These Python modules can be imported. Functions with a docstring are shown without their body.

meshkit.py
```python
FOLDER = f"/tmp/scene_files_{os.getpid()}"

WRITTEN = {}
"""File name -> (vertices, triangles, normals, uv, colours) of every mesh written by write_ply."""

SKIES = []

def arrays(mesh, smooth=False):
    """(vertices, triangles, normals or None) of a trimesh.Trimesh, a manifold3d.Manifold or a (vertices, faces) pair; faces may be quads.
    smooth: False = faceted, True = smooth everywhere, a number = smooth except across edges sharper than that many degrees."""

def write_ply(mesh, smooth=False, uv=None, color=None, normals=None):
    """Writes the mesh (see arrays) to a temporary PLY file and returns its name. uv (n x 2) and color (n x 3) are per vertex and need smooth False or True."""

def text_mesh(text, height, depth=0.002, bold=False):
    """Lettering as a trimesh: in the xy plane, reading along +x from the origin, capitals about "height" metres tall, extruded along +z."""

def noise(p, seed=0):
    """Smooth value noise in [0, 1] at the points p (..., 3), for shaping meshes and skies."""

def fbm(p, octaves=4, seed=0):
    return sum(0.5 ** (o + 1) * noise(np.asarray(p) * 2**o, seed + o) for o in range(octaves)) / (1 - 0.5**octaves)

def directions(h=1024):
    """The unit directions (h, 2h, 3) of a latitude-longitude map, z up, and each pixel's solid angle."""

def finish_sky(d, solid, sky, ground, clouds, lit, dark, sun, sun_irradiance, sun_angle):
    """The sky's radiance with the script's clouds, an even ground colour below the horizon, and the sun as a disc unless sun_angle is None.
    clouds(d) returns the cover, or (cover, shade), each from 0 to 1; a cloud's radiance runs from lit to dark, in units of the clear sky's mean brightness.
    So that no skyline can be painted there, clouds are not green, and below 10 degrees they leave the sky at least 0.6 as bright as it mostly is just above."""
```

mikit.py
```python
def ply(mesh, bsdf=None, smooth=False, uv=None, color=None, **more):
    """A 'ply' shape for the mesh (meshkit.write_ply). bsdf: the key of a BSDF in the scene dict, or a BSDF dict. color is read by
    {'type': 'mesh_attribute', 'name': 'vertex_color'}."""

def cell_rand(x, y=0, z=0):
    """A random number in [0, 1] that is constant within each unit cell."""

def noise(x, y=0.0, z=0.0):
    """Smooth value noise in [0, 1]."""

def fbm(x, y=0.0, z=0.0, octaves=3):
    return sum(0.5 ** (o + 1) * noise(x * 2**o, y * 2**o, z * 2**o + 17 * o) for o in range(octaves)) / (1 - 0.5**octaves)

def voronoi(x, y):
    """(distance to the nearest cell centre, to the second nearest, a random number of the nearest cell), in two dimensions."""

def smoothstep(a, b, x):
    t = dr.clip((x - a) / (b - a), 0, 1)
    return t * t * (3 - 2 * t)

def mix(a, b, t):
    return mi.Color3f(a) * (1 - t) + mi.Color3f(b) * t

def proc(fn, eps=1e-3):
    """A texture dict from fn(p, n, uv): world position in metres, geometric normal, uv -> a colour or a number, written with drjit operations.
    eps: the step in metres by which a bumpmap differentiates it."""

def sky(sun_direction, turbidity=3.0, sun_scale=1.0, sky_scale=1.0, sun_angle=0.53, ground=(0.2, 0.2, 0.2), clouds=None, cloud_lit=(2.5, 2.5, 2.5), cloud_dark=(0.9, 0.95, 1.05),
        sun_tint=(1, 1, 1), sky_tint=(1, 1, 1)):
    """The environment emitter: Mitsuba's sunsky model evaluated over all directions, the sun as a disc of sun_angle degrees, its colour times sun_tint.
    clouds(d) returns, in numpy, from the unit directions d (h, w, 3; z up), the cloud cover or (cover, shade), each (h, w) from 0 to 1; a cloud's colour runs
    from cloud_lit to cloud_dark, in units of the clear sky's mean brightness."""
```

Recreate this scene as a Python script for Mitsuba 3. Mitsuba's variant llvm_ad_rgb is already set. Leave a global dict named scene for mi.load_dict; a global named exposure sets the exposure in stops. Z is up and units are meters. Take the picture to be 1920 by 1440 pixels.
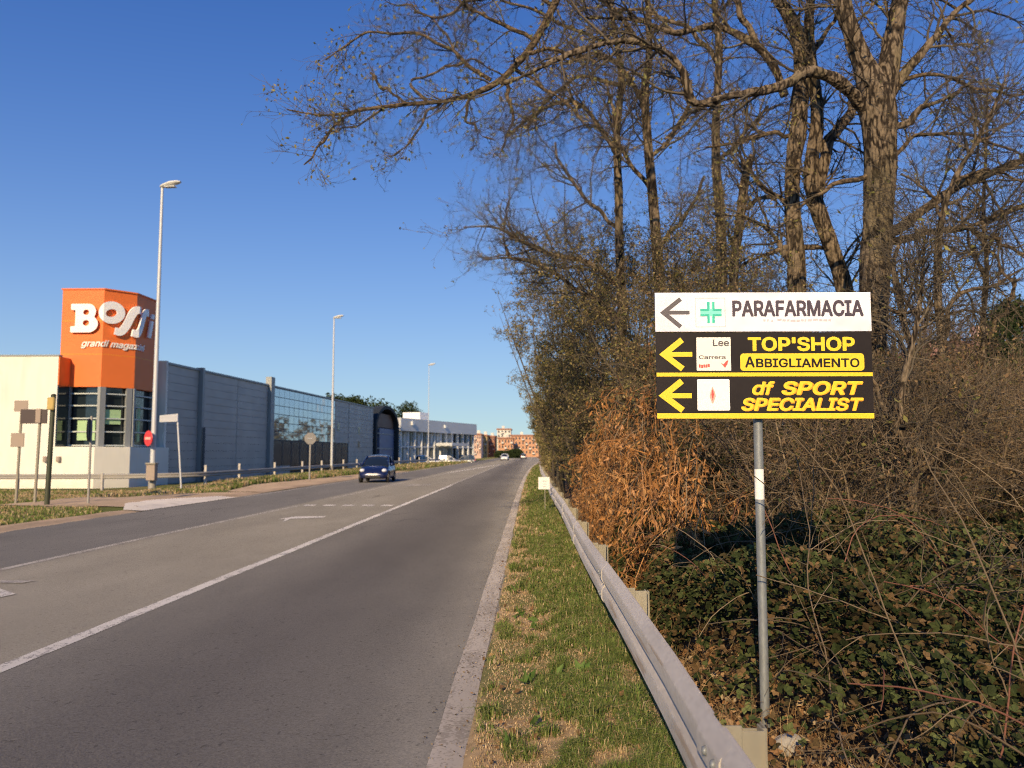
import math
import numpy as np
import trimesh
import mitsuba as mi
import drjit as dr
from shapely.geometry import Polygon, LineString, Point, box as sbox
from shapely.ops import unary_union
from shapely import affinity
import mikit
import meshkit
from mikit import noise, fbm, cell_rand, smoothstep, mix, proc

T = mi.ScalarTransform4f
scene, labels = {}, {}

# ------------------------------------------------------------------ camera
EYE = np.array([0.0, 0.0, 1.6])
FPX = 1580.0                                    # focal length for a 1920 px wide frame
YAW, PITCH = math.radians(-1.197), math.atan(130 / FPX)
FWD = np.array([math.sin(YAW) * math.cos(PITCH), math.cos(YAW) * math.cos(PITCH), math.sin(PITCH)])
RIGHT = np.cross(FWD, [0, 0, 1.0]); RIGHT /= np.linalg.norm(RIGHT)
UP = np.cross(RIGHT, FWD)
scene['camera'] = {'type': 'thinlens', 'fov': math.degrees(2 * math.atan(960 / FPX)), 'fov_axis': 'x',
                   'aperture_radius': 0.0048, 'focus_distance': 4.9, 'near_clip': 0.05, 'far_clip': 9000.0,
                   'to_world': T().look_at(origin=EYE.tolist(), target=(EYE + FWD).tolist(), up=[0, 0, 1])}

# ------------------------------------------------------------------ sun and sky
SUN_AZ, SUN_EL = math.radians(191), math.radians(23)   # clockwise from the road direction (+y)
SUN = [math.sin(SUN_AZ) * math.cos(SUN_EL), math.cos(SUN_AZ) * math.cos(SUN_EL), math.sin(SUN_EL)]
scene['sky'] = mikit.sky(SUN, turbidity=3.0, sun_tint=(0.99, 0.98, 0.945), sky_tint=(0.22, 0.55, 1.25), ground=(0.16, 0.14, 0.11),
                         clouds=lambda d: 0.96 * np.exp(-np.clip(d[..., 2], 0, 1) / 0.155), cloud_lit=(2.8, 3.6, 3.35), cloud_dark=(1.0, 1.3, 1.7))   # the pale band of a clear winter sky above the horizon
exposure = 2.0


# ------------------------------------------------------------------ helpers
def at(px, py, Y):
    """The point at distance Y along the road that the photograph shows at this pixel of its 1920 x 1440."""
    d = FWD + RIGHT * (px - 960) / FPX - UP * (py - 720) / FPX
    return EYE + d * (Y / d[1])


def nrm(a):
    a = np.asarray(a, float)
    return a / np.maximum(np.linalg.norm(a, axis=-1, keepdims=True), 1e-12)


class MB:
    """Collects pieces of ONE mesh."""
    def __init__(self):
        self.v, self.f, self.c, self.n = [], [], [], 0

    def add(self, vf, color=None):
        if hasattr(vf, 'vertices'):
            v, f = np.array(vf.vertices), np.array(vf.faces)
        else:
            v, f = np.asarray(vf[0], float), np.asarray(vf[1], int)
            if f.shape[1] == 4:
                f = np.vstack([f[:, [0, 1, 2]], f[:, [0, 2, 3]]])
        self.v.append(v); self.f.append(f + self.n); self.n += len(v)
        if color is not None:
            self.c.append(np.broadcast_to(np.asarray(color, float), (len(v), 3)))
        return self

    def out(self):
        return np.vstack(self.v), np.vstack(self.f)

    def col(self):
        return np.vstack(self.c) if self.c else None


def free(key):
    if key not in USED:
        USED.add(key)
        return key
    k = 1
    while f'{key}_{k:03d}' in USED:
        k += 1
    USED.add(f'{key}_{k:03d}')
    return f'{key}_{k:03d}'


USED = set()


def thing(name, label, cat, group=None):
    key = free(name)
    labels[key] = {'label': label, 'category': cat}
    if group:
        labels[key]['group'] = group
    return key


def put(name, mesh, mat, parent=None, smooth=False, label=None, kind=None, key=None, to_world=None, color=None):
    key = key or free(f'{parent}__{name}' if parent else name)
    if isinstance(mesh, MB):
        color = mesh.col() if color is None else color
        mesh = mesh.out()
    if isinstance(mesh, dict):
        d = dict(mesh)
    else:
        if color is not None and smooth not in (True, False):
            smooth = True
        d = mikit.ply(mesh, mat, smooth=smooth, color=color)
    if to_world is not None:
        d['to_world'] = to_world
    scene[key] = d
    lab = {}
    if label: lab['label'] = label
    if kind: lab['kind'] = kind
    if lab: labels.setdefault(key, {}).update(lab)
    return key


def solo(name, label, cat, mesh, mat, smooth=False, group=None, color=None):
    key = thing(name, label, cat, group)
    return put(name, mesh, mat, key=key, smooth=smooth, color=color)


def box(x0, x1, y0, y1, z0, z1):
    v = np.array([[x, y, z] for x in (x0, x1) for y in (y0, y1) for z in (z0, z1)], float)
    f = np.array([[0, 1, 3], [0, 3, 2], [4, 6, 7], [4, 7, 5], [0, 4, 5], [0, 5, 1], [2, 3, 7], [2, 7, 6], [0, 2, 6], [0, 6, 4], [1, 5, 7], [1, 7, 3]])
    return v, f


def bevel_box(x0, x1, y0, y1, z0, z1, b=0.01):
    v = []
    for x in (x0, x1):
        for y in (y0, y1):
            for z in (z0, z1):
                sx, sy, sz = (1 if x == x0 else -1), (1 if y == y0 else -1), (1 if z == z0 else -1)
                v += [[x + sx * b, y + sy * b, z], [x + sx * b, y, z + sz * b], [x, y + sy * b, z + sz * b]]
    m = trimesh.convex.convex_hull(np.array(v))
    return np.array(m.vertices), np.array(m.faces)


def frame(vf, o, ang):
    """Local x along azimuth ang (clockwise from +y), local y to the left of it, z up; moved to o."""
    v = np.array(vf.vertices) if hasattr(vf, 'vertices') else np.asarray(vf[0], float)
    f = np.array(vf.faces) if hasattr(vf, 'faces') else vf[1]
    ax = np.array([math.sin(ang), math.cos(ang), 0]); ay = np.array([-ax[1], ax[0], 0])
    return v[:, :1] * ax + v[:, 1:2] * ay + v[:, 2:] * np.array([0, 0, 1.0]) + np.asarray(o, float), f


def tubes(P, R, sides=4):
    """Many polylines (N, K, 3) with radii (N, K) as tubes."""
    P, R = np.asarray(P, float), np.asarray(R, float)
    if P.ndim == 2:
        P, R = P[None], R[None]
    N, K = P.shape[:2]
    t = nrm(np.gradient(P, axis=1))
    main = nrm(P[:, -1] - P[:, 0])
    ref = np.where(np.abs(main[:, 2:3]) < 0.8, [[0, 0, 1.0]], [[1.0, 0.15, 0]])[:, None, :]
    a = nrm(np.cross(t, np.broadcast_to(ref, t.shape)))
    b = np.cross(t, a)
    ang = np.arange(sides) * 2 * np.pi / sides
    v = P[:, :, None] + R[:, :, None, None] * (np.cos(ang)[None, None, :, None] * a[:, :, None] + np.sin(ang)[None, None, :, None] * b[:, :, None])
    i, j = np.meshgrid(np.arange(K - 1), np.arange(sides), indexing='ij')
    q = np.stack([i * sides + j, i * sides + (j + 1) % sides, (i + 1) * sides + (j + 1) % sides, (i + 1) * sides + j], -1).reshape(-1, 4)
    f = np.vstack([q[:, [0, 1, 2]], q[:, [0, 2, 3]]])
    f = (f[None] + (np.arange(N) * K * sides)[:, None, None]).reshape(-1, 3)
    return v.reshape(-1, 3), f


def rod(p0, p1, r0, r1=None, sides=12, cap=True):
    """A capped round bar."""
    p0, p1 = np.asarray(p0, float), np.asarray(p1, float)
    r1 = r0 if r1 is None else r1
    v, f = tubes(np.array([p0, p1]), np.array([r0, r1]), sides)
    if cap:
        n = len(v); v = np.vstack([v, p0, p1]); i = np.arange(sides); j = (i + 1) % sides
        f = np.vstack([f, np.stack([j, i, i * 0 + n], 1), np.stack([i + sides, j + sides, i * 0 + n + 1], 1)])
    return v, f


def lathe(profile, o, axis, sides=24):
    """Revolves (radius, height) pairs around the axis through o."""
    axis = nrm(axis); a = nrm(np.cross(axis, [0.3, 0.2, 0.9])); b = np.cross(axis, a)
    p = np.asarray(profile, float); ang = np.arange(sides) * 2 * np.pi / sides
    v = np.asarray(o, float) + p[:, None, 1:2] * axis + p[:, None, :1] * (np.cos(ang)[None, :, None] * a + np.sin(ang)[None, :, None] * b)
    K = len(p); i, j = np.meshgrid(np.arange(K - 1), np.arange(sides), indexing='ij')
    q = np.stack([i * sides + j, i * sides + (j + 1) % sides, (i + 1) * sides + (j + 1) % sides, (i + 1) * sides + j], -1).reshape(-1, 4)
    return v.reshape(-1, 3), np.vstack([q[:, [0, 1, 2]], q[:, [0, 2, 3]]])


def catmull(P, n):
    """n points evenly spaced along a smooth curve through the rows of P (any number of columns)."""
    P = np.asarray(P, float)
    Q = np.vstack([2 * P[0] - P[1], P, 2 * P[-1] - P[-2]])
    out = []
    for k in range(1, len(Q) - 2):
        t = np.linspace(0, 1, 12, endpoint=False)[:, None]
        a, b, c, d = Q[k - 1], Q[k], Q[k + 1], Q[k + 2]
        out.append(0.5 * (2 * b + (c - a) * t + (2 * a - 5 * b + 4 * c - d) * t ** 2 + (3 * b - a - 3 * c + d) * t ** 3))
    C = np.vstack(out + [P[-1:]])
    s = np.r_[0, np.cumsum(np.linalg.norm(np.diff(C[:, :3], axis=0), axis=1))]
    u = np.linspace(0, s[-1], n)
    return np.stack([np.interp(u, s, C[:, k]) for k in range(C.shape[1])], 1)


def loft(S):
    """Closed cross-sections (each K x 3) joined one after the other, with end caps."""
    S = np.asarray(S, float); n, K = S.shape[:2]
    i, j = np.meshgrid(np.arange(n - 1), np.arange(K), indexing='ij')
    q = np.stack([i * K + j, i * K + (j + 1) % K, (i + 1) * K + (j + 1) % K, (i + 1) * K + j], -1).reshape(-1, 4)
    v = np.vstack([S.reshape(-1, 3), S[0].mean(0), S[-1].mean(0)])
    k = np.arange(K); m = (k + 1) % K
    f = np.vstack([q[:, [0, 1, 2]], q[:, [0, 2, 3]], np.stack([m, k, k * 0 + n * K], 1), np.stack([k + (n - 1) * K, m + (n - 1) * K, k * 0 + n * K + 1], 1)])
    return v, f


def polys(g):
    return [p for p in getattr(g, 'geoms', [g]) if p.geom_type == 'Polygon' and p.area > 1e-9]


def extrude(g, depth):
    return trimesh.util.concatenate([trimesh.creation.extrude_polygon(p, depth, engine='earcut') for p in polys(g)])


def facing(m, o, az):
    """A mesh drawn in the xy plane and extruded along +z stood upright: its front looks along azimuth az, x runs to the viewer's right, y up."""
    v = np.array(m.vertices)
    n = np.array([math.sin(az), math.cos(az), 0]); r = np.array([-n[1], n[0], 0])
    return np.asarray(o, float) + v[:, :1] * r + v[:, 1:2] * np.array([0, 0, 1.0]) + v[:, 2:] * n, np.array(m.faces)


def text_shape(text, x0, x1, y0, y1, grow=0.0, shear=0.0):
    """Lettering as a shapely shape fitted to a rectangle."""
    m = meshkit.text_mesh(text, 1.0, 0.05, bold=True)
    t = m.vertices[m.faces][np.asarray(m.face_normals)[:, 2] > 0.5][:, :, :2]
    g = unary_union([Polygon(q).buffer(0.002) for q in t]).buffer(grow)
    if shear:
        g = affinity.affine_transform(g, [1, shear, 0, 1, 0, 0])
    a = g.bounds
    return affinity.affine_transform(g, [(x1 - x0) / (a[2] - a[0]), 0, 0, (y1 - y0) / (a[3] - a[1]), x0 - a[0] * (x1 - x0) / (a[2] - a[0]), y0 - a[1] * (y1 - y0) / (a[3] - a[1])])


# ------------------------------------------------------------------ materials
def principled(key, color, rough=0.6, metal=0.0, spec=0.4, **more):
    c = color if isinstance(color, dict) else {'type': 'rgb', 'value': list(color)}
    scene[key] = {'type': 'twosided', 'bsdf': {'type': 'principled', 'base_color': c, 'roughness': rough, 'metallic': metal, 'specular': spec, **more}}
    return key


VC = {'type': 'mesh_attribute', 'name': 'vertex_color'}


def leafy(key, trans=0.7, rough=0.6):
    scene[key] = {'type': 'principledthin', 'base_color': VC, 'roughness': rough, 'diff_trans': trans, 'eta': 1.4}
    return key


leafy('leaf_mat', 0.45); leafy('grass_mat', 0.5, 0.7)
principled('twig_mat', VC, 0.85, spec=0.2)


def asphalt_fn(p, n, uv):
    g = noise(p.x * 90, p.y * 90, 0.0)
    g2 = noise(p.x * 260, p.y * 260, 3.0)
    big = fbm(p.x * 0.9, p.y * 0.22, 5.0)
    blot = fbm(p.x * 3.1, p.y * 1.3, 9.0)
    worn = smoothstep(0.35, 0.75, fbm(p.x * 1.6, p.y * 0.05, 2.0))
    right = smoothstep(-4.05, -3.85, p.x)                         # the newer lane
    mid = smoothstep(-7.5, -7.1, p.x) * (1 - right)
    # dark polished wheel tracks in the right lane, dusty edge by the line
    track = dr.exp(-dr.square((p.x + 2.3) / 0.95))
    edge = smoothstep(-1.2, -0.55, p.x)
    base = mix((0.112, 0.102, 0.096), (0.178, 0.156, 0.130), mid)
    base = mix(base, (0.122, 0.109, 0.099), right)
    base = mix(base, (0.080, 0.071, 0.067), right * track * 0.9)
    base = mix(base, (0.185, 0.164, 0.143), edge * (0.55 + 0.4 * blot))
    v = (0.72 + 0.30 * g + 0.26 * g2) * (0.84 + 0.32 * big) * (0.93 + 0.14 * blot) * (0.97 + 0.05 * worn)
    dots = smoothstep(0.86, 0.95, noise(p.x * 34, p.y * 34, 7.0))
    crack = 1 - 0.35 * (1 - smoothstep(0.0, 0.012, dr.abs(fbm(p.x * 0.7, p.y * 0.35, 21.0) - 0.5))) * smoothstep(0.5, 0.6, noise(p.x * 0.3, p.y * 0.1, 4.0))
    return base * v * mi.Color3f(1.28, 1.345, 1.34) * (1 - 0.3 * dots) * crack


def asphalt_bump(p, n, uv):
    return noise(p.x * 120, p.y * 120, 0.0) * 0.6 + noise(p.x * 45, p.y * 45, 1.0) * 0.4


scene['asphalt'] = {'type': 'bumpmap', 'arbitrary': proc(asphalt_bump), 'scale': 0.004,
                    'bsdf': {'type': 'twosided', 'bsdf': {'type': 'principled', 'base_color': proc(asphalt_fn), 'roughness': 0.85, 'specular': 0.25}}}


def paint_fn(p, n, uv):
    wear = fbm(p.x * 9, p.y * 4, 1.0) * 0.6 + noise(p.x * 60, p.y * 60, 2.0) * 0.4
    return mix((0.58, 0.55, 0.505), (0.17, 0.155, 0.14), smoothstep(0.50, 0.72, wear) * 0.75) * (0.85 + 0.2 * noise(p.x * 1.5, p.y * 0.6, 3.0))


principled('road_paint', proc(paint_fn), 0.7, spec=0.3)


def faded_fn(p, n, uv):
    wear = fbm(p.x * 7, p.y * 3, 11.0) * 0.55 + noise(p.x * 50, p.y * 50, 2.0) * 0.45
    return mix((0.36, 0.335, 0.30), (0.165, 0.148, 0.132), smoothstep(0.42, 0.64, wear) * 0.8)


principled('faded_paint', proc(faded_fn), 0.75, spec=0.3)


def edge_fn(p, n, uv):
    wear = fbm(p.x * 9, p.y * 2.2, 4.0) * 0.55 + noise(p.x * 70, p.y * 70, 6.0) * 0.45
    return mix((0.43, 0.385, 0.335), (0.29, 0.257, 0.22), smoothstep(0.42, 0.7, wear)) * (0.8 + 0.3 * noise(p.x * 3, p.y * 0.7, 8.0))


principled('edge_paint', proc(edge_fn), 0.8, spec=0.25)


def soil_fn(p, n, uv):
    a = fbm(p.x * 1.3, p.y * 1.3, 0.0, 4)
    b = fbm(p.x * 14, p.y * 14, 3.0)
    left = smoothstep(-10.5, -11.5, p.x)
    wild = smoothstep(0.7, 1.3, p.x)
    c = mix((0.30, 0.215, 0.125), (0.13, 0.125, 0.05), smoothstep(0.40, 0.62, a))
    c = mix(c, mix((0.155, 0.13, 0.06), (0.085, 0.095, 0.03), smoothstep(0.38, 0.6, a)), left)
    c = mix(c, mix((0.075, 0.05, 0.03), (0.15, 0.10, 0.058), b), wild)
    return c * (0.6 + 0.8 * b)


principled('soil', proc(soil_fn), 0.95, spec=0.1)


def dirt_fn(p, n, uv):
    b = fbm(p.x * 9, p.y * 9, 3.0)
    return mix((0.36, 0.27, 0.19), (0.26, 0.20, 0.14), b) * (0.8 + 0.4 * fbm(p.x * 0.8, p.y * 0.8, 1.0))


principled('dirt', proc(dirt_fn), 0.95, spec=0.1)


def concrete_fn(p, n, uv):
    return mi.Color3f(0.52, 0.48, 0.43) * (0.75 + 0.4 * fbm(p.x * 3, p.y * 3, p.z * 3)) * (0.9 + 0.2 * noise(p.x * 60, p.y * 60, p.z * 60))


principled('concrete', proc(concrete_fn), 0.9, spec=0.2)


def furrow(p):
    w = noise(p.x * 6, p.y * 6, p.z * 1.6) * 1.6
    a = dr.abs(fbm(p.x * 15 + w, p.y * 15 - w, p.z * 3.4, 2) - 0.5)
    b = dr.abs(fbm(p.x * 27, p.y * 27 + w, p.z * 6.5 + 9, 2) - 0.5)
    return smoothstep(0.0, 0.16, a) * 0.65 + smoothstep(0.0, 0.14, b) * 0.35


def bark_fn(p, n, uv):
    f = furrow(p)
    lich = smoothstep(0.5, 0.75, fbm(p.x * 2.2, p.y * 2.2, p.z * 1.1, 3))
    c = mix((0.028, 0.021, 0.016), (0.20, 0.155, 0.108), smoothstep(0.25, 0.95, f)) * (0.75 + 0.5 * noise(p.x * 60, p.y * 60, p.z * 25))
    return mix(c, (0.13, 0.115, 0.05), lich * 0.4 * f)


def bark_bump(p, n, uv):
    return furrow(p)


scene['bark'] = {'type': 'bumpmap', 'arbitrary': proc(bark_bump, 4e-3), 'scale': 0.022,
                 'bsdf': {'type': 'twosided', 'bsdf': {'type': 'principled', 'base_color': proc(bark_fn), 'roughness': 0.9, 'specular': 0.15}}}


def limb_fn(p, n, uv):
    f = fbm(p.x * 30, p.y * 30, p.z * 30, 2)
    return mix((0.040, 0.030, 0.022), (0.17, 0.125, 0.08), smoothstep(0.3, 0.7, f))


principled('limb_bark', proc(limb_fn), 0.9, spec=0.15)


def zinc_fn(p, n, uv):
    a = fbm(p.x * 6, p.y * 1.2, p.z * 6)
    b = noise(p.x * 55, p.y * 30, p.z * 55)
    rust = smoothstep(0.66, 0.8, fbm(p.x * 9, p.y * 1.6, p.z * 20 + 4, 3))
    c = mi.Color3f(0.475, 0.435, 0.39) * (0.72 + 0.4 * a) * (0.92 + 0.16 * b)
    return mix(c, (0.30, 0.22, 0.15), rust * 0.65)


principled('zinc', proc(zinc_fn), 0.65, metal=0.08, spec=0.4)


def post_fn(p, n, uv):
    a = fbm(p.x * 8, p.y * 8, p.z * 3)
    drip = smoothstep(0.55, 0.75, noise(p.x * 40, p.y * 40, p.z * 2.0))
    return mix(mi.Color3f(0.30, 0.28, 0.225) * (0.72 + 0.42 * a), (0.30, 0.255, 0.17), drip * 0.4)


principled('dusty_zinc', proc(post_fn), 0.75, metal=0.05, spec=0.3)


def pole_fn(p, n, uv):
    return mi.Color3f(0.26, 0.28, 0.29) * (0.7 + 0.45 * fbm(p.x * 22, p.y * 22, p.z * 7)) * (0.9 + 0.2 * noise(p.x * 90, p.y * 90, p.z * 40))


principled('steel_pole', proc(pole_fn), 0.55, metal=0.35, spec=0.5)
principled('lamp_steel', (0.55, 0.56, 0.57), 0.5, metal=0.2)
principled('lamp_head_mat', (0.66, 0.65, 0.60), 0.45)
principled('lamp_glass', (0.75, 0.75, 0.72), 0.2)
principled('pale_steel', (0.34, 0.32, 0.29), 0.6, metal=0.2)


def white_wall_fn(p, n, uv):
    s = (1 - 0.13 * smoothstep(0.55, 0.8, noise(p.x * 3.1, p.y * 3.1, p.z * 0.25)) * smoothstep(3.5, 7.2, p.z)) * (1 - 0.12 * smoothstep(0.3, -0.4, p.z + 0.3 * noise(p.x * 2, p.y * 2, 1.0))) * 0.92 + 0.12 * fbm(p.x * 0.6, p.y * 0.6, p.z * 0.4)
    return mi.Color3f(0.80, 0.77, 0.665) * s * (0.97 + 0.05 * noise(p.x * 8, p.y * 8, p.z * 1.2))


principled('cream_wall', proc(white_wall_fn), 0.75)


def orange_fn(p, n, uv):
    return mi.Color3f(0.78, 0.178, 0.034) * (0.93 + 0.12 * fbm(p.x * 0.9, p.y * 0.9, p.z * 0.7))


principled('orange_panel', proc(orange_fn), 0.5, spec=0.4)


def clad_fn(p, n, uv):
    return mi.Color3f(0.43, 0.41, 0.375) * (0.86 + 0.25 * fbm(p.x * 0.5, p.y * 0.5, p.z * 1.2)) * (0.93 + 0.14 * noise(p.y * 1.3, p.z * 0.2, 3.0))


principled('cladding', proc(clad_fn), 0.55, metal=0.15, spec=0.4)
principled('cladding_dark', (0.10, 0.105, 0.115), 0.6, metal=0.1)
principled('frame_grey', (0.27, 0.285, 0.285), 0.5, metal=0.25)
principled('mullion', (0.48, 0.52, 0.50), 0.5)
scene['mirror_glass'] = {'type': 'twosided', 'bsdf': {'type': 'principled', 'base_color': {'type': 'rgb', 'value': [0.42, 0.50, 0.58]}, 'roughness': 0.03, 'metallic': 0.75, 'specular': 0.8}}
scene['dark_glass'] = {'type': 'twosided', 'bsdf': {'type': 'principled', 'base_color': {'type': 'rgb', 'value': [0.012, 0.018, 0.022]}, 'roughness': 0.06, 'specular': 0.9}}
scene['navy_glass'] = {'type': 'twosided', 'bsdf': {'type': 'principled', 'base_color': {'type': 'rgb', 'value': [0.012, 0.022, 0.045]}, 'roughness': 0.25, 'specular': 0.15}}
scene['clear_glass'] = {'type': 'thindielectric', 'int_ior': 1.5}
principled('white_letter', (0.90, 0.88, 0.84), 0.4)
principled('white_plain', (0.78, 0.77, 0.74), 0.5)
principled('roof_felt', (0.14, 0.14, 0.14), 0.9)
principled('dark_arch', (0.030, 0.036, 0.042), 0.7, spec=0.2)
principled('reflection_brown', (0.16, 0.10, 0.075), 0.6)  # flat brown for the reflection painted into the vault glass
principled('blue_panel', (0.13, 0.16, 0.26), 0.5)
principled('interior_green', (0.35, 0.52, 0.28), 0.6)  # green of the light inside the tower windows, as plain colour
principled('interior_pale', (0.42, 0.42, 0.33), 0.8)
principled('interior_dark', (0.05, 0.055, 0.05), 0.9)
principled('pale_facade', (0.66, 0.67, 0.66), 0.6)
principled('grey_fascia', (0.56, 0.58, 0.60), 0.5, metal=0.2)
principled('grey_pane', (0.20, 0.23, 0.22), 0.15, spec=0.8)


def sign_white_fn(p, n, uv):
    s = smoothstep(0.45, 0.75, fbm(p.x * 5, p.z * 7, 2.0, 3))
    return mix((0.82, 0.81, 0.88), (0.62, 0.60, 0.68), s * 0.55)


principled('sign_white', proc(sign_white_fn), 0.35, spec=0.5)


def sign_black_fn(p, n, uv):
    return mi.Color3f(0.020, 0.016, 0.017) * (0.8 + 0.5 * fbm(p.x * 6, p.z * 6, 2.0))


principled('sign_black', proc(sign_black_fn), 0.55, spec=0.15)
principled('sign_yellow', (0.86, 0.60, 0.03), 0.4)
principled('sign_amber', (0.80, 0.34, 0.02), 0.4)
principled('print_grey', (0.10, 0.09, 0.10), 0.5)
principled('print_plum', (0.060, 0.045, 0.065), 0.5)
principled('print_faint', (0.55, 0.53, 0.56), 0.5)
principled('teal_light', (0.22, 0.80, 0.62), 0.45)
principled('teal_dark', (0.05, 0.50, 0.37), 0.45)
principled('print_red', (0.66, 0.09, 0.08), 0.5)
principled('print_pink', (0.75, 0.40, 0.34), 0.5)
principled('logo_cream', (0.86, 0.82, 0.74), 0.4)
principled('sticker_white', (0.85, 0.83, 0.77), 0.5)
principled('sign_back', (0.34, 0.27, 0.22), 0.6, metal=0.1)
principled('sign_brown', (0.070, 0.050, 0.048), 0.5)
principled('sign_red', (0.62, 0.04, 0.05), 0.4)
principled('pole_green', (0.055, 0.06, 0.035), 0.5)
principled('pole_dusty', (0.30, 0.27, 0.21), 0.7)
principled('ochre', (0.50, 0.36, 0.12), 0.6)
principled('car_blue', (0.010, 0.020, 0.085), 0.22, metal=0.35, spec=0.7, clearcoat=1.0, clearcoat_gloss=0.95)
principled('car_white', (0.80, 0.80, 0.79), 0.3, clearcoat=0.8)
principled('car_grey', (0.18, 0.19, 0.20), 0.3, metal=0.5, clearcoat=0.8)
principled('car_silver', (0.50, 0.51, 0.52), 0.3, metal=0.5, clearcoat=0.8)
principled('rubber', (0.018, 0.018, 0.018), 0.8)
principled('black_plastic', (0.02, 0.02, 0.022), 0.5)
principled('rim_metal', (0.45, 0.45, 0.46), 0.35, metal=0.7)
principled('lamp_lens', (0.75, 0.77, 0.80), 0.12, spec=0.9)
principled('brick_orange', (0.54, 0.30, 0.18), 0.85)
principled('brick_pink', (0.60, 0.40, 0.31), 0.85)
principled('ochre_wall', (0.52, 0.36, 0.15), 0.85)
principled('pale_wall', (0.66, 0.62, 0.55), 0.85)
principled('window_dark', (0.05, 0.055, 0.065), 0.2, spec=0.7)
principled('roof_tile', (0.36, 0.19, 0.13), 0.9)
principled('hill_wood', (0.060, 0.065, 0.045), 1.0, spec=0.0)
principled('stone_mat', (0.33, 0.31, 0.28), 0.9)

# ------------------------------------------------------------------ ground, road, verge
def sstep(a, b, x):
    t = np.clip((np.asarray(x, float) - a) / (b - a), 0, 1)
    return t * t * (3 - 2 * t)


def bend(y):                                           # rail, grass and edge line drift right far away
    return 1.3 * np.clip((np.asarray(y, float) - 25) / 100, 0, 1.5) ** 2


def gz(x, y):
    x, y = np.asarray(x, float), np.asarray(y, float)
    p = np.stack(np.broadcast_arrays(x * 0.9, y * 0.9, x * 0), -1)
    bump = 0.07 * (meshkit.fbm(p, 3, 5) - 0.5)
    road = sstep(-11.2, -10.75, x) * (1 - sstep(-0.42, -0.26, x - bend(y)))
    z = -0.4 * (1 - sstep(-19.0, -15.5, x)) + bump * (1 - road) + 0.03 * (1 - road)
    z += 0.10 * np.exp(-((x - 0.55 - bend(y)) / 0.35) ** 2) * (1 - road)
    return z - 0.035 * road


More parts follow.
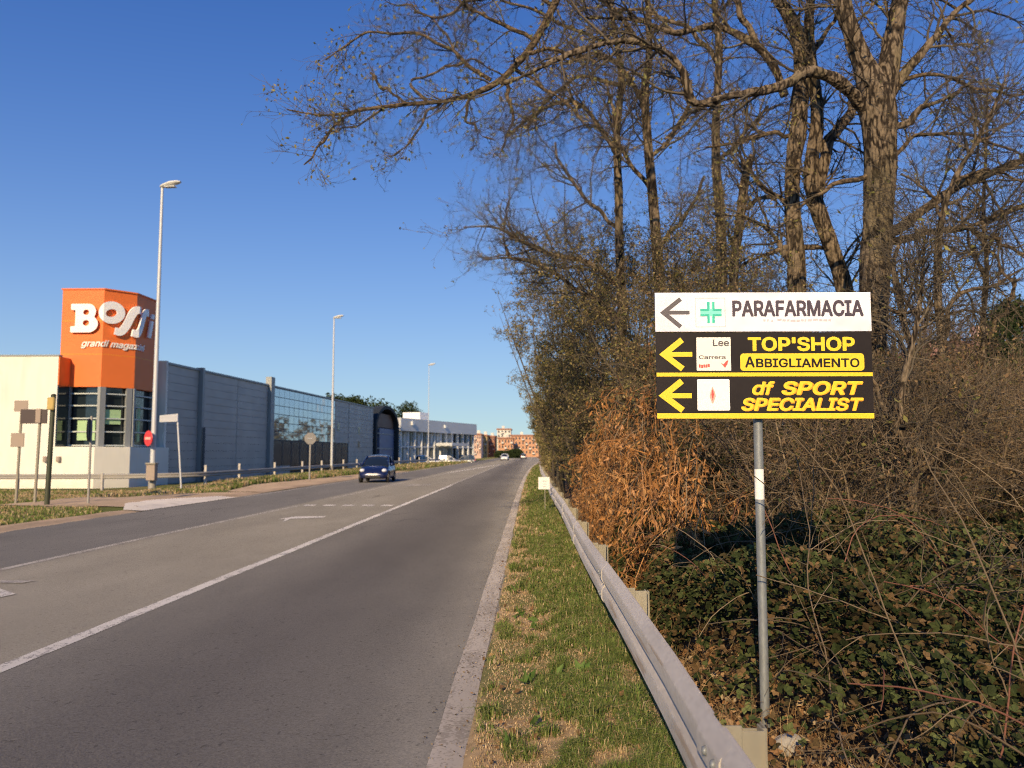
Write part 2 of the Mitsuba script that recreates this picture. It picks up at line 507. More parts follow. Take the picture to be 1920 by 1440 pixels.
gx = np.unique(np.r_[-900, -400, -200, -100, -70, -50, np.arange(-40, -12, 1.0), np.arange(-12, -10.4, 0.1), np.arange(-10, -0.6, 1.5), np.arange(-0.6, 4.0, 0.1), np.arange(4, 16, 0.5), 18, 22, 28, 36, 50, 80, 140, 300, 900])
gy = np.unique(np.r_[-40, -20, -8, np.arange(-4, 20, 0.16), np.arange(20, 60, 0.8), np.arange(60, 200, 4), 220, 260, 320, 400, 600, 1000, 2000, 4000])
X, Y = np.meshgrid(gx, gy, indexing='ij')
Z = gz(X, Y)
I, J = np.meshgrid(np.arange(len(gx) - 1), np.arange(len(gy) - 1), indexing='ij')
n = len(gy)
quad = np.stack([I * n + J, (I + 1) * n + J, (I + 1) * n + J + 1, I * n + J + 1], -1).reshape(-1, 4)
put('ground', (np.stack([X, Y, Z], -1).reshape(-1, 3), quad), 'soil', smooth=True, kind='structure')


def strip(x_of, w, y0, y1, z, step=1.0):
    """A flat ribbon along the road; x_of(y) is its middle."""
    ys = np.arange(y0, y1 + step * 0.5, step)
    xs = np.array([x_of(y) for y in ys])
    ww = np.array([w(y) if callable(w) else w for y in ys])
    v = np.vstack([np.stack([xs - ww / 2, ys, ys * 0 + z], 1), np.stack([xs + ww / 2, ys, ys * 0 + z], 1)])
    k = len(ys); i = np.arange(k - 1)
    return v, np.stack([i, i + k, i + k + 1, i + 1], 1)


rng = np.random.default_rng(11)
ys = np.r_[np.arange(-30, 40, 0.25), np.arange(40, 420, 4)]
jag = np.interp(ys, np.arange(-30, 421, 0.5), rng.normal(0, 0.018, 902))
jagl = np.interp(ys, np.arange(-30, 421, 0.7), rng.normal(0, 0.05, 645))
mouth = 5.0 * sstep(24.2, 25.6, ys) * (1 - sstep(28.0, 31.5, ys))              # the side road's mouth
lx, rx = -10.75 + jagl - mouth * 0.25, -0.31 + bend(ys) + jag
cols = np.linspace(0, 1, 9)
v = np.stack([lx[:, None] + (rx - lx)[:, None] * cols, np.broadcast_to(ys[:, None], (len(ys), 9)), np.zeros((len(ys), 9))], -1).reshape(-1, 3)
I, J = np.meshgrid(np.arange(len(ys) - 1), np.arange(8), indexing='ij')
put('road', (v, np.stack([I * 9 + J, I * 9 + J + 1, (I + 1) * 9 + J + 1, (I + 1) * 9 + J], -1).reshape(-1, 4)), 'asphalt', kind='structure')

PZ = 0.004
put('road_edge_line', strip(lambda y: -0.44 + bend(y) + 0.006 * math.sin(y * 1.7), 0.19, -10, 300, PZ), 'edge_paint', kind='structure')
put('lane_line', strip(lambda y: -3.94 + 0.004 * math.sin(y), 0.15, -6, 43, PZ), 'road_paint', kind='structure')
put('lane_line', strip(lambda y: -7.29 + 0.2 * max(0, y - 16) / 10, 0.13, -4, 25.6, PZ), 'faded_paint', kind='structure')
put('lane_line', strip(lambda y: -7.05 + (y - 30) / 40 * 0.35, 0.12, 30, 70, PZ), 'faded_paint', kind='structure')
put('lane_line', strip(lambda y: -6.7 + (y - 70) / 50 * 2.4, lambda y: 0.3, 70, 120, PZ + 0.004, 5), 'road_paint', kind='structure')
put('lane_line', strip(lambda y: -4.0 - 0.1 * (y - 43) / 60, 0.12, 43, 118, PZ, 5), 'faded_paint', kind='structure')
put('lane_line', strip(lambda y: -4.3 + bend(y) * 0.5, 0.16, 120, 300, PZ, 10), 'faded_paint', kind='structure')
put('road_edge_line', strip(lambda y: -10.45, 0.14, 31, 260, PZ, 5), 'faded_paint', kind='structure')
for k in range(5):                                                        # give-way dashes across the turning lane
    x0 = -6.95 + k * 0.60
    put('give_way_dash', (np.array([[x0, 25.8, PZ + .004], [x0 + 0.36, 25.7, PZ + .004], [x0 + 0.36, 26.25, PZ + .004], [x0, 26.35, PZ + .004]]), np.array([[0, 1, 2, 3]])), 'road_paint', kind='structure')


def flat(points, mat, name):
    m = trimesh.creation.extrude_polygon(Polygon(points), 0.001, engine='earcut')
    t = np.asarray(m.face_normals)[:, 2] > 0.5
    v = np.array(m.vertices); v[:, 2] = PZ + 0.004
    put(name, (v, np.array(m.faces)[t]), mat, kind='structure')


flat([(-5.84, 9.62), (-6.55, 10.25), (-7.0, 9.9), (-6.4, 9.2), (-5.95, 8.95)], 'road_paint', 'turn_arrow')
flat([(-7.0, 10.42), (-6.26, 10.42), (-6.2, 10.62), (-7.0, 10.66)], 'faded_paint', 'turn_arrow')
flat([(-6.15, 20.5), (-5.16, 21.1), (-5.16, 21.5), (-5.9, 21.45), (-6.02, 20.9), (-5.75, 19.7), (-6.02, 19.5), (-6.22, 20.1)], 'road_paint', 'turn_arrow')
flat([(-6.15, 41.6), (-5.0, 42.6), (-5.0, 43.4), (-5.9, 43.3), (-6.2, 42.4)], 'faded_paint', 'turn_arrow')

# ground of the left side: dirt path, pale concrete apron, low kerb
def sheet(pts, z, mat, name, step=0.6):
    """A patch following the ground a little above it."""
    m = trimesh.creation.extrude_polygon(Polygon(pts), 0.001, engine='earcut')
    t = np.asarray(m.face_normals)[:, 2] > 0.5
    v, f = trimesh.remesh.subdivide_to_size(np.array(m.vertices), np.array(m.faces)[t], step * 2)
    v[:, 2] = np.maximum(gz(v[:, 0], v[:, 1]), -0.3 + 0 * v[:, 0]) + z
    put(name, (v, f), mat, smooth=True, kind='structure')


sheet([(-60, 25.2), (-15.6, 24.9), (-12.2, 24.4), (-11.0, 24.0), (-10.7, 30), (-10.8, 34), (-12.7, 33.0), (-14.5, 29.6), (-22, 29.2), (-60, 29.4)], 0.035, 'dirt', 'side_path')
sheet([(-11.2, 23.2), (-10.72, 23.4), (-10.62, 30.8), (-11.3, 30.2), (-12.4, 27.6), (-12.3, 25.6)], 0.05, 'concrete', 'concrete_apron')
sheet([(-10.85, 34), (-10.8, 75), (-12.2, 70), (-13.0, 52), (-13.6, 42), (-12.4, 34.5)], 0.035, 'dirt', 'dirt_shoulder')
sheet([(-11.6, 5), (-10.7, 5), (-10.7, 23.2), (-11.2, 23.4), (-11.35, 15)], 0.03, 'dirt', 'dirt_margin')

# ------------------------------------------------------------------ far hills
hx = np.linspace(-2600, 1500, 60)
hh = 60 + 90 * meshkit.fbm(np.stack([hx / 420, hx * 0, hx * 0], 1), 4, 3)
hv = np.vstack([np.stack([hx, hx * 0 + 4200, hx * 0 - 5], 1), np.stack([hx, hx * 0 + 4700, hh], 1), np.stack([hx, hx * 0 + 5400, hx * 0 - 5], 1)])
i = np.arange(59)
put('hills', (hv, np.vstack([np.stack([i, i + 1, i + 61, i + 60], 1), np.stack([i + 60, i + 61, i + 121, i + 120], 1)])), 'hill_wood', smooth=True, kind='structure')

# ------------------------------------------------------------------ the store with its orange corner tower
store = thing('supermarket', 'long grey clad store with a cream front and an orange corner tower carrying white letters', 'store')
SB, ROOF, OB_ = -0.45, 7.4, 5.45
DIR = math.radians(3.5)                                              # the road side runs away along this azimuth
S0 = np.array([-23.52, 53.5])
sd = np.array([math.sin(DIR), math.cos(DIR)]); sn = np.array([sd[1], -sd[0]])


def side(s, out=0.0, z=0.0):
    p = S0 + sd * s + sn * out
    return np.array([p[0], p[1], z])


def side_box(s0, s1, o0, o1, z0, z1):
    """A box on the road side: s along it, o out of the wall."""
    return frame(box(s0, s1, -o1, -o0, z0, z1), side(0), DIR)


def extr(pts, z0, z1):
    m = trimesh.creation.extrude_polygon(Polygon(pts), z1 - z0, engine='earcut'); m.apply_translation([0, 0, z0])
    return m


# cream front wall: one mass with a low base running round under the tower's windows
front = put('front_wall', extr([(-62, 47), (-26.72, 47), (-26.72, 48.15), (-27.4, 48.15), (-30, 56), (-62, 56)], SB, 7.1), 'cream_wall', store, label='cream front wall in full sun')
put('coping', extr([(-62.05, 46.94), (-26.66, 46.94), (-26.66, 47.3), (-62.05, 47.3)], 7.1, 7.18), 'frame_grey', front)
base = put('base_wall', extr([(-26.72, 47.0), (-24.45, 47.0), (-23.17, 48.55), (-22.95, 53.3), (-26.5, 55)], SB, 1.97), 'cream_wall', store, label='low cream wall under the tower windows')
put('band', extr([(-26.7, 46.97), (-24.43, 46.97), (-23.14, 48.53), (-22.92, 53.3), (-23.2, 53.3), (-23.4, 48.7), (-24.5, 47.2), (-26.7, 47.2)], 0.28, 0.34), 'pale_facade', base)
put('return_panel', box(-26.719, -26.66, 47.02, 48.18, OB_, 7.08), 'orange_panel', front, label='orange strip on the cream wall end')
put('return_glass', box(-26.719, -26.67, 47.06, 48.18, 1.99, OB_ - 0.01), 'dark_glass', front)
for px in (86, 111):
    p = at(px, 861, 46.98)
    put('wall_lamp', bevel_box(p[0] - 0.1, p[0] + 0.1, 46.80, 46.995, p[2] - 0.16, p[2] + 0.16, 0.03), 'sign_back', base)

TW = np.array([(-27.32, 48.2), (-24.86, 48.2), (-23.62, 49.7), (-23.56, 52.5)])
TOP, OB = 11.15, 5.45
tower_poly = [*map(tuple, TW), (-26.0, 57.0), (-27.32, 57.0)]
tower = put('tower', extr(tower_poly, OB, TOP), 'orange_panel', store, label='orange tower box with large white letters')
put('roof_cap', extr([(x * 1.0 + (0.06 if x > -26 else -0.06), y - 0.06) for x, y in tower_poly], TOP, TOP + 0.08), 'orange_panel', tower)
seg = np.linalg.norm(np.diff(TW, axis=0), axis=1); cum = np.r_[0, np.cumsum(seg)]
for k in range(3):                                                     # shallow seams between the tower's sheets
    a, b = TW[k], TW[k + 1]; d = (b - a) / np.linalg.norm(b - a); az = math.atan2(d[0], d[1])
    for z in (7.35, 9.3):
        put('seam', frame(box(0.02, np.linalg.norm(b - a) - 0.02, -0.012, 0.05, z - 0.012, z + 0.012), [a[0], a[1], 0], az), 'sign_amber', tower)


def mitred(off):
    """The tower's plan moved outwards by this much, corners mitred."""
    ns = [np.array([(b - a)[1], -(b - a)[0]]) / np.linalg.norm(b - a) for a, b in zip(TW[:-1], TW[1:])]
    out = [TW[0] + ns[0] * off]
    for k in (1, 2):
        out.append(TW[k] + (ns[k - 1] + ns[k]) * off / (1 + ns[k - 1] @ ns[k]))
    return np.array(out + [TW[3] + ns[2] * off])


def on_tower(shape, proud, depth, u0, z0):
    """Lettering drawn flat, laid round the tower's faces: (pieces as one mesh)."""
    out = MB()
    g = affinity.translate(shape, u0, z0)
    for k in range(3):
        part = g.intersection(sbox(cum[k], -50, cum[k + 1], 50))
        if part.is_empty or not polys(part):
            continue
        m = extrude(affinity.translate(part, -cum[k], 0), 1.0)
        v = np.array(m.vertices); t = v[:, :1] / seg[k]
        a, b = mitred(proud), mitred(proud + depth)
        w = (a[k] * (1 - t) + a[k + 1] * t) * (1 - v[:, 2:]) + (b[k] * (1 - t) + b[k + 1] * t) * v[:, 2:]
        out.add((np.stack([w[:, 0], w[:, 1], v[:, 1]], 1), np.array(m.faces)))
    return out


def rounded(g, r=0.06):
    return g.buffer(r).buffer(-2 * r).buffer(r)


# the letters, in metres, u along the tower's faces from its left edge, z up
B = unary_union([sbox(0.0, 0.0, 1.05, 0.36), sbox(0.0, 1.32, 1.0, 1.68), sbox(0.26, 0.1, 0.66, 1.6),
                 affinity.scale(Point(0.95, 1.22).buffer(0.46, 24), 1.0, 1.0), affinity.scale(Point(1.0, 0.5).buffer(0.5, 24), 1.08, 1.0)])
B = B.difference(affinity.scale(Point(0.86, 1.18).buffer(0.17, 16), 1.0, 0.95)).difference(affinity.scale(Point(0.87, 0.56).buffer(0.18, 16), 1.0, 0.95))
O = affinity.rotate(affinity.scale(Point(0, 0).buffer(0.64, 32), 1.12, 1.02), 20)
O = O.difference(affinity.rotate(affinity.scale(Point(-0.02, -0.03).buffer(0.26, 24), 1.2, 0.85), 25))
ss = LineString([tuple(q) for q in catmull([(0.05, 0.14), (0.38, 0.12), (0.66, 0.5), (0.92, 1.12), (1.18, 1.52), (1.55, 1.55)], 40)]).buffer(0.215, cap_style=2)
ii = affinity.affine_transform(sbox(0, 0, 0.34, 1.08), [1, 0.28, 0, 1, 0, 0])
dot = affinity.affine_transform(sbox(0, 1.22, 0.32, 1.52), [1, 0.28, 0, 1, 0, 0])
U0, Z0 = 0.62, 8.60
for nm, g, u, z in (('B', rounded(B), 0.0, 0.0), ('o', O, 2.28, 1.22), ('s', ss, 2.42, 0.02), ('s2', ss, 3.38, 0.02), ('i', unary_union([ii, dot]), 4.95, 0.08)):
    put('letter', on_tower(g, 0.10, 0.12, U0 + u, Z0 + z), 'white_letter', tower)
tag_line = text_shape('grandi magazzini', 0, 4.2, 0, 0.50, 0.004, 0.30)
put('lettering', on_tower(tag_line, 0.03, 0.05, 1.22, 7.68), 'logo_cream', tower)

# the tower's glazing, recessed between grey posts above the base
glz = put('tower_glazing', extr([(-27.2, 48.55), (-25.0, 48.55), (-23.95, 49.82), (-23.88, 52.5), (-25.3, 55), (-27.2, 55)], 1.9, OB), 'dark_glass', store)
for k in range(3):
    a, b = TW[k], TW[k + 1]; d = (b - a) / seg[k]; az = math.atan2(d[0], d[1]); L = seg[k]; o = [a[0], a[1], 0]
    posts = ((0.55, 0.68), (L - 0.16, L)) if k == 0 else (((0.0, 0.3), (L - 0.42, L - 0.1)) if k == 1 else ((0.0, 0.22), (L - 0.2, L)))
    for p0, p1 in posts:
        put('window_post', frame(box(p0, p1, -0.02, 0.22, 1.9, OB), o, az), 'frame_grey', glz)
    for z in (2.06, 2.85, 3.62, 4.36, 5.06):
        put('glazing_bar', frame(box(0.02, L - 0.02, 0.06, 0.14, z - 0.035, z + 0.035), o, az), 'mullion', glz)
put('green_sheet', frame(box(1.1, 2.15, 0.16, 0.19, 2.35, 3.5), [TW[0][0], TW[0][1], 0], math.pi / 2), 'interior_green', glz)  # green sheets behind the bars stand in for greenish interior light
put('green_sheet', frame(box(0.4, 1.3, 0.18, 0.21, 3.3, 4.15), [TW[1][0], TW[1][1], 0], math.atan2(TW[2][0] - TW[1][0], TW[2][1] - TW[1][1])), 'interior_green', glz)
put('green_sheet', frame(box(0.95, 1.25, 0.18, 0.21, 2.3, 4.5), [TW[2][0], TW[2][1], 0], math.atan2(TW[3][0] - TW[2][0], TW[3][1] - TW[2][1])), 'interior_green', glz)

# the road side: clad bays of horizontal sheets, columns, a curtain wall, a dark plinth
body = put('side_wall', extr([tuple(side(0.02, -0.25)[:2]), tuple(side(55, -0.25)[:2]), tuple(side(55, -30)[:2]), tuple(side(0.02, -3.2)[:2])], SB, ROOF - 0.05), 'cladding_dark', store, label='long grey clad wall along the road')
put('roof_edge', side_box(0.0, 55, -0.3, 0.10, ROOF - 0.04, ROOF + 0.10), 'frame_grey', body)
put('end_fin', side_box(-0.22, 0.0, -0.30, 0.28, SB, ROOF + 0.12), 'cream_wall', store, label='narrow cream fin at the end of the grey wall')
rng = np.random.default_rng(5)


def courses(s0, s1, z0, z1, step):
    k = int(round((z1 - z0) / step)); h = (z1 - z0) / k
    for q in range(k):
        o = rng.uniform(-0.006, 0.006)
        put('panel', side_box(s0, s1, -0.25, 0.0 + o, z0 + q * h + 0.009, z0 + (q + 1) * h - 0.009), 'cladding', body)


courses(0.03, 4.95, SB, ROOF - 0.05, 0.56)
courses(5.35, 11.7, SB, ROOF - 0.05, 0.56)
courses(11.78, 18.05, SB, ROOF - 0.05, 0.56)
courses(19.65, 24, SB, 0.5, 0.5); courses(43.5, 54.9, SB, ROOF - 0.05, 0.56)
courses(38.0, 43.3, 2.75, ROOF - 0.05, 0.56)
put('column', side_box(5.0, 5.3, -0.2, 0.30, SB, ROOF + 0.2), 'frame_grey', body)
put('column', side_box(18.1, 18.95, -0.2, 0.30, SB, ROOF + 0.75), 'frame_grey', body, label='taller grey column rising above the roof edge')
put('down_pipe', frame(rod([5.15, -0.42, SB], [5.15, -0.42, 3.4], 0.09), side(0), DIR), 'cladding_dark', body)
cw = put('curtain_wall', side_box(19.6, 38.0, -0.25, -0.06, 2.72, ROOF - 0.05), 'cladding_dark', store, label='mirrored curtain wall in the grey side wall')
nx, nz = 14, 6
for a in range(nx):
    for b in range(nz):
        s0, s1 = 19.65 + a * 18.3 / nx, 19.65 + (a + 1) * 18.3 / nx
        z0, z1 = 2.78 + b * 4.55 / nz, 2.78 + (b + 1) * 4.55 / nz
        t = rng.normal(0, 0.012, 2)
        v, f = box(s0 + 0.03, s1 - 0.03, 0.02, 0.05, z0 + 0.03, z1 - 0.03)
        v[:, 1] += (v[:, 0] - (s0 + s1) / 2) * t[0] * 0.5 + (v[:, 2] - (z0 + z1) / 2) * t[1] * 0.5
        put('pane', frame((v, f), side(0), DIR), 'mirror_glass', cw)
pl = put('plinth_glazing', side_box(19.6, 43.2, -0.25, -0.03, 0.0, 2.70), 'navy_glass', store, label='dark blue ground floor glazing')
for s in np.arange(19.6, 43.3, 2.36):
    put('mullion', side_box(s, s + 0.07, -0.1, 0.0, 0.0, 2.7), 'cladding_dark', pl)
for s, z in ((38.8, 4.2), (47.5, 4.0), (47.5, 2.3)):
    w = put('window', side_box(s, s + 0.9, -0.2, 0.03, z, z + 0.75), 'window_dark', store)
    put('sill', side_box(s - 0.05, s + 0.95, 0.0, 0.09, z - 0.07, z - 0.005), 'frame_grey', w)

# barrel vault over the far entrance
vs = np.linspace(0, math.pi, 25)
AC, AR, AZ, RISE = 62.0, 6.9, 5.0, 3.1
outer = [(AC - AR * math.cos(t), AZ + RISE * math.sin(t)) for t in vs]
inner = [(AC - (AR - 0.7) * math.cos(t), AZ + (RISE - 0.45) * math.sin(t)) for t in vs]
ring = Polygon([(AC - AR, SB)] + outer + [(AC + AR, SB), (AC + AR - 0.7, SB)] + inner[::-1] + [(AC - AR + 0.7, SB)])


def on_side(g, o0, depth):
    m = extrude(g, depth); v = np.array(m.vertices)
    p = S0 + v[:, :1] * sd + (v[:, 2:] + o0) * sn
    return np.stack([p[:, 0], p[:, 1], v[:, 1]], 1), np.array(m.faces)


arch = put('entrance_vault', on_side(ring, -1.0, 1.35), 'dark_arch', store, smooth=30, label='dark barrel vault over the far entrance')
disc = Polygon([(AC - AR + 0.7, SB)] + inner + [(AC + AR - 0.7, SB)])
put('vault_glass', on_side(disc, -0.9, 0.1), 'dark_glass', arch)
put('vault_panel', on_side(disc.intersection(sbox(AC - 2.5, SB, AC + 6.1, 5.0)), -0.75, 0.5), 'blue_panel', arch)
put('painted_reflection', on_side(disc.intersection(sbox(AC - 5.0, 5.12, AC + 5.9, 7.0)), -0.78, 0.45), 'reflection_brown', arch)  # brownish tree reflection in the upper glass, painted as a solid panel
put('vault_frame', on_side(disc.intersection(sbox(AC - 4.9, SB, AC - 4.4, 7)), -0.75, 0.3), 'brick_orange', arch)
for zz in (2.2, 4.2):
    put('glazing_bar', on_side(disc.intersection(sbox(AC - 6, zz, AC + 6, zz + 0.12)), -0.25, 0.08), 'frame_grey', arch)

# ------------------------------------------------------------------ the pale pavilion beyond it
pav = thing('pavilion', 'pale flat roofed glazed hall with white columns beyond the grey store', 'building')
PO, PA = np.array([-21.5, 140.0, 0]), math.atan2(10.2, 32.0)
PL = math.hypot(10.2, 32.0)


def pbox(s0, s1, o0, o1, z0, z1):
    return frame(box(s0, s1, -o1, -o0, z0, z1), PO, PA)


put('hall', pbox(0.0, PL, -16, -1.2, -0.4, 5.3), 'interior_pale', pav)
rf = put('roof', pbox(-0.6, PL + 0.4, -17, 0.4, 5.35, 7.5), 'grey_fascia', pav, label='broad grey roof fascia')
put('vent', frame(bevel_box(15, 19, 3.5, 7.0, 7.5, 9.2, 0.05), PO, PA), 'white_plain', rf)
put('lamp', pbox(3.2, 3.9, 0.42, 0.7, 6.4, 7.0), 'lamp_glass', rf); put('lamp', pbox(17.2, 17.9, 0.42, 0.7, 6.3, 6.8), 'lamp_glass', rf)
for k in range(13):
    s = 0.2 + k * (PL - 0.6) / 12
    put('column', pbox(s, s + 0.34, -0.4, 0.0, -0.4, 5.34), 'pale_facade', pav)
for k in range(12):
    s = 0.2 + k * (PL - 0.6) / 12
    for z0, z1 in ((0.0, 2.6), (2.9, 5.2)):
        put('pane', pbox(s + 0.42, s + (PL - 0.6) / 12 - 0.08, -1.15, -1.05, z0, z1), 'grey_pane' if (k * 7 + int(z0)) % 5 < 2 else 'pale_facade', pav)
put('beam', pbox(0.0, PL, -0.5, -0.1, 2.62, 2.86), 'pale_facade', pav)
put('porch', pbox(14.5, 22.5, 0.03, 3.2, 2.95, 3.5), 'grey_fascia', pav)
put('end_block', pbox(PL - 8.5, PL - 0.5, -1.0, -0.55, -0.3, 5.25), 'window_dark', pav)

# ------------------------------------------------------------------ far blocks of flats at the end of the road
def flats(px0, px1, py_top, Y, mat, label, storeys, cols, roofmat='roof_tile', depth=16):
    a, b = at(px0, 850, Y), at(px1, 850, Y); top = at(px0, py_top, Y)[2]
    key = thing('apartment_block', label, 'building')
    put('wall', box(a[0], b[0], Y, Y + depth, -1, top), mat, key)
    r = put('roof', bevel_box(a[0] - 0.4, b[0] + 0.4, Y - 0.5, Y + depth + 0.5, top, top + 0.7, 0.2), roofmat, key)
    put('chimney', box((a[0] * 2 + b[0]) / 3, (a[0] * 2 + b[0]) / 3 + 1.2, Y + 4, Y + 5.2, top + 0.7, top + 2.0), 'pale_wall', r)
    w, h = (b[0] - a[0]) / cols, (top - 1.0) / storeys
    for q in range(storeys):
        for c in range(cols):
            x, z = a[0] + (c + 0.28) * w, 1.0 + q * h + 0.3 * h
            f = put('window', box(x, x + 0.44 * w, Y - 0.06, Y + 0.1, z, z + 0.5 * h), 'window_dark', key)
            if (q + c) % 3 == 0:
                put('balcony', box(x - 0.15 * w, x + 0.6 * w, Y - 1.2, Y - 0.07, z - 0.18 * h, z + 0.12 * h), 'pale_wall', key)
    return key


flats(889, 902, 816, 330, 'brick_pink', 'pink block of flats at the far left end of the row down the road', 4, 3)
flats(903, 913, 818, 345, 'ochre_wall', 'narrow ochre block of flats between the pink and the brown one', 4, 2)
flats(916, 927, 820, 360, 'roof_tile', 'dark brown block of flats far down the road', 4, 3)
flats(932, 958, 806, 400, 'pale_wall', 'pale block of flats rising highest at the end of the road', 6, 4)
flats(934, 962, 823, 350, 'brick_orange', 'orange brick block in front of the tall pale one', 3, 5)
flats(958, 1010, 818, 372, 'brick_orange', 'wide orange block closing the view at the end of the road', 4, 8)

# the brick house glimpsed behind the right-hand thicket
hs = thing('brick_house', 'orange brick house glimpsed behind the brush at right', 'house')
put('wall', box(26, 40, 56, 66, -0.5, 8.0), 'brick_orange', hs)
rp = np.array([[25.4, 55.4, 8.0], [40.6, 55.4, 8.0], [40.6, 66.6, 8.0], [25.4, 66.6, 8.0], [29, 61, 9.7], [37, 61, 9.7]])
hr = put('roof', (rp, np.array([[0, 1, 5], [0, 5, 4], [1, 2, 5], [2, 3, 4], [2, 4, 5], [3, 0, 4], [0, 2, 1], [0, 3, 2]])), 'roof_tile', hs)
put('chimney', box(31, 31.9, 58.5, 59.4, 8.6, 10.4), 'brick_pink', hr)
for x in (27.2, 30.4, 33.6, 36.8):
    for z in (1.6, 5.0):
        w = put('window', box(x, x + 1.2, 55.92, 56.1, z, z + 1.6), 'window_dark', hs)
        put('sill', box(x - 0.1, x + 1.3, 55.85, 55.99, z - 0.12, z - 0.005), 'pale_wall', w)

# ------------------------------------------------------------------ street lamps
def street_lamp(px, Y, top_py, label, thin=1.0):
    b = at(px, 850, Y); b[2] = float(gz(b[0], Y)) - 0.2
    top = at(px, top_py, Y)[2]
    k = thing('street_lamp', label, 'street lamp', 'street lamps along the far side of the road')
    K = 10; t = np.linspace(0, 1, K)
    P = np.stack([b[0] + 0 * t, Y + 0 * t, b[2] + (top - b[2]) * t], 1)
    put('pole', tubes(P, (0.120 - 0.062 * t) * thin, 14), 'lamp_steel', k, smooth=True)
    put('base_collar', lathe([(0.0, 0.75), (0.15, 0.75), (0.16, 0.0), (0.0, 0.0)], [b[0], Y, b[2] + 0.15], [0, 0, 1], 14), 'pale_steel', k, smooth=40)
    S = []
    for u, w, h0, h1 in ((0.0, 0.10, -0.02, 0.10), (0.12, 0.15, -0.03, 0.15), (0.45, 0.19, -0.03, 0.20), (0.75, 0.17, 0.0, 0.17), (0.92, 0.08, 0.03, 0.11)):
        a = np.arange(12) * math.pi / 6
        S.append(np.stack([u + 0 * a, w * np.cos(a), (h0 + h1) / 2 + (h1 - h0) / 2 * np.sin(a)], 1))
    S = np.array(S); S[..., 2] += S[..., 0] * 0.16
    h = put('lamp_head', frame(loft(S), [b[0] - 0.06, Y, top], math.radians(97)), 'lamp_head_mat', k, smooth=40)
    put('lens', frame(bevel_box(0.2, 0.7, -0.13, 0.13, 0.02, 0.055, 0.012), [b[0] - 0.06, Y, top - 0.03], math.radians(97)), 'lamp_glass', h)
    return k


street_lamp(287, 36, 352, 'tall street lamp beside the orange tower, nearest of the row')
street_lamp(622, 72, 597, 'tall street lamp in front of the grey side wall, second of the row')
street_lamp(803, 109, 685, 'thin far street lamp above the pale pavilion, farthest of the row', 0.5)

p = at(284, 879, 35.82)
kx = thing('cable_box', 'small weathered grey brown cabinet strapped to the foot of the nearest lamp post', 'utility box')
put('cabinet', bevel_box(p[0] - 0.12, p[0] + 0.26, 35.55, 35.86, 0.45, 1.12, 0.02), 'sign_back', kx)
put('lid', bevel_box(p[0] - 0.15, p[0] + 0.29, 35.5, 35.86, 1.123, 1.2, 0.02), 'pole_dusty', kx)
put('strap', lathe([(0.16, 0), (0.16, 0.06), (0.14, 0.06), (0.14, 0)], [at(287, 850, 36)[0], 36, 0.7], [0, 0, 1], 16), 'rubber', kx)

# ------------------------------------------------------------------ road signs on the far verge
def verge(px, Y):
    q = at(px, 850, Y); q[2] = float(gz(q[0], Y))
    return q


a, b = verge(34, 26.5), verge(76, 26.5)
k = thing('sign_post', 'grey post with two small square plates seen from behind at the far left', 'road sign')
put('pole', rod([a[0], 26.5, a[2] - 0.2], [a[0] + 0.05, 26.5, 3.05], 0.042), 'pole_dusty', k, smooth=40)
z = at(34, 764, 26.42)[2]
put('plate', bevel_box(a[0] - 0.14, a[0] + 0.30, 26.40, 26.425, z - 0.13, z + 0.22, 0.006), 'sign_back', k, label='upper square plate')
z = at(34, 825, 26.42)[2]
put('plate', bevel_box(a[0] - 0.20, a[0] + 0.23, 26.40, 26.425, z - 0.22, z + 0.22, 0.006), 'sign_back', k, label='lower square plate')
k = thing('direction_board', 'dark brown rectangular board on a slim post between the plates and the green pole', 'road sign')
put('pole', rod([b[0], 26.3, b[2] - 0.2], [b[0] + 0.06, 26.3, 3.0], 0.045), 'pole_dusty', k, smooth=40)
z = at(60, 781, 26.2)[2]
put('board', bevel_box(at(38, 781, 26.2)[0], at(88, 781, 26.2)[0], 26.21, 26.24, z - 0.22, z + 0.23, 0.006), 'sign_brown', k)
put('clamp', box(b[0] - 0.03, b[0] + 0.13, 26.18, 26.207, z - 0.2, z + 0.24), 'sign_back', k)
g = verge(92, 25.3)
k = thing('traffic_pole', 'dark green thick pole with a small ochre lantern near its top', 'pole')
put('pole', rod([g[0], 25.3, g[2] - 0.2], [g[0] + 0.06, 25.3, 3.35], 0.075, 0.07, 16), 'pole_green', k, smooth=40)
z = at(95, 757, 25.2)[2]
put('lantern', bevel_box(g[0] - 0.03, g[0] + 0.19, 25.1, 25.22, z - 0.19, z + 0.19, 0.03), 'ochre', k)
put('cap', lathe([(0.0, 0.06), (0.06, 0.04), (0.08, 0.0), (0.0, 0.0)], [g[0] + 0.06, 25.3, 3.35], [0, 0, 1], 16), 'pole_green', k, smooth=True)
g = verge(169, 25.8)
k = thing('edge_on_sign', 'slim post with a round traffic disc seen nearly edge-on', 'road sign')
put('pole', rod([g[0], 25.8, g[2] - 0.2], [g[0], 25.8, 2.75], 0.036), 'pale_steel', k, smooth=40)
put('disc', lathe([(0, -0.02), (0.345, -0.02), (0.36, 0.0), (0.345, 0.02), (0, 0.02)], [g[0] - 0.04, 25.74, 2.32], [math.sin(math.radians(250)), math.cos(math.radians(250)), 0], 28), 'black_plastic', k)
g = at(278, 822, 35.6)
k = thing('no_entry_sign', 'red no entry disc with a pale bar turned sideways on the lamp post', 'road sign')
ax = np.array([math.sin(math.radians(217)), math.cos(math.radians(217)), 0])
put('disc', lathe([(0, -0.02), (0.325, -0.02), (0.34, 0.0), (0.325, 0.015), (0, 0.015)], g, ax, 32), 'sign_red', k)
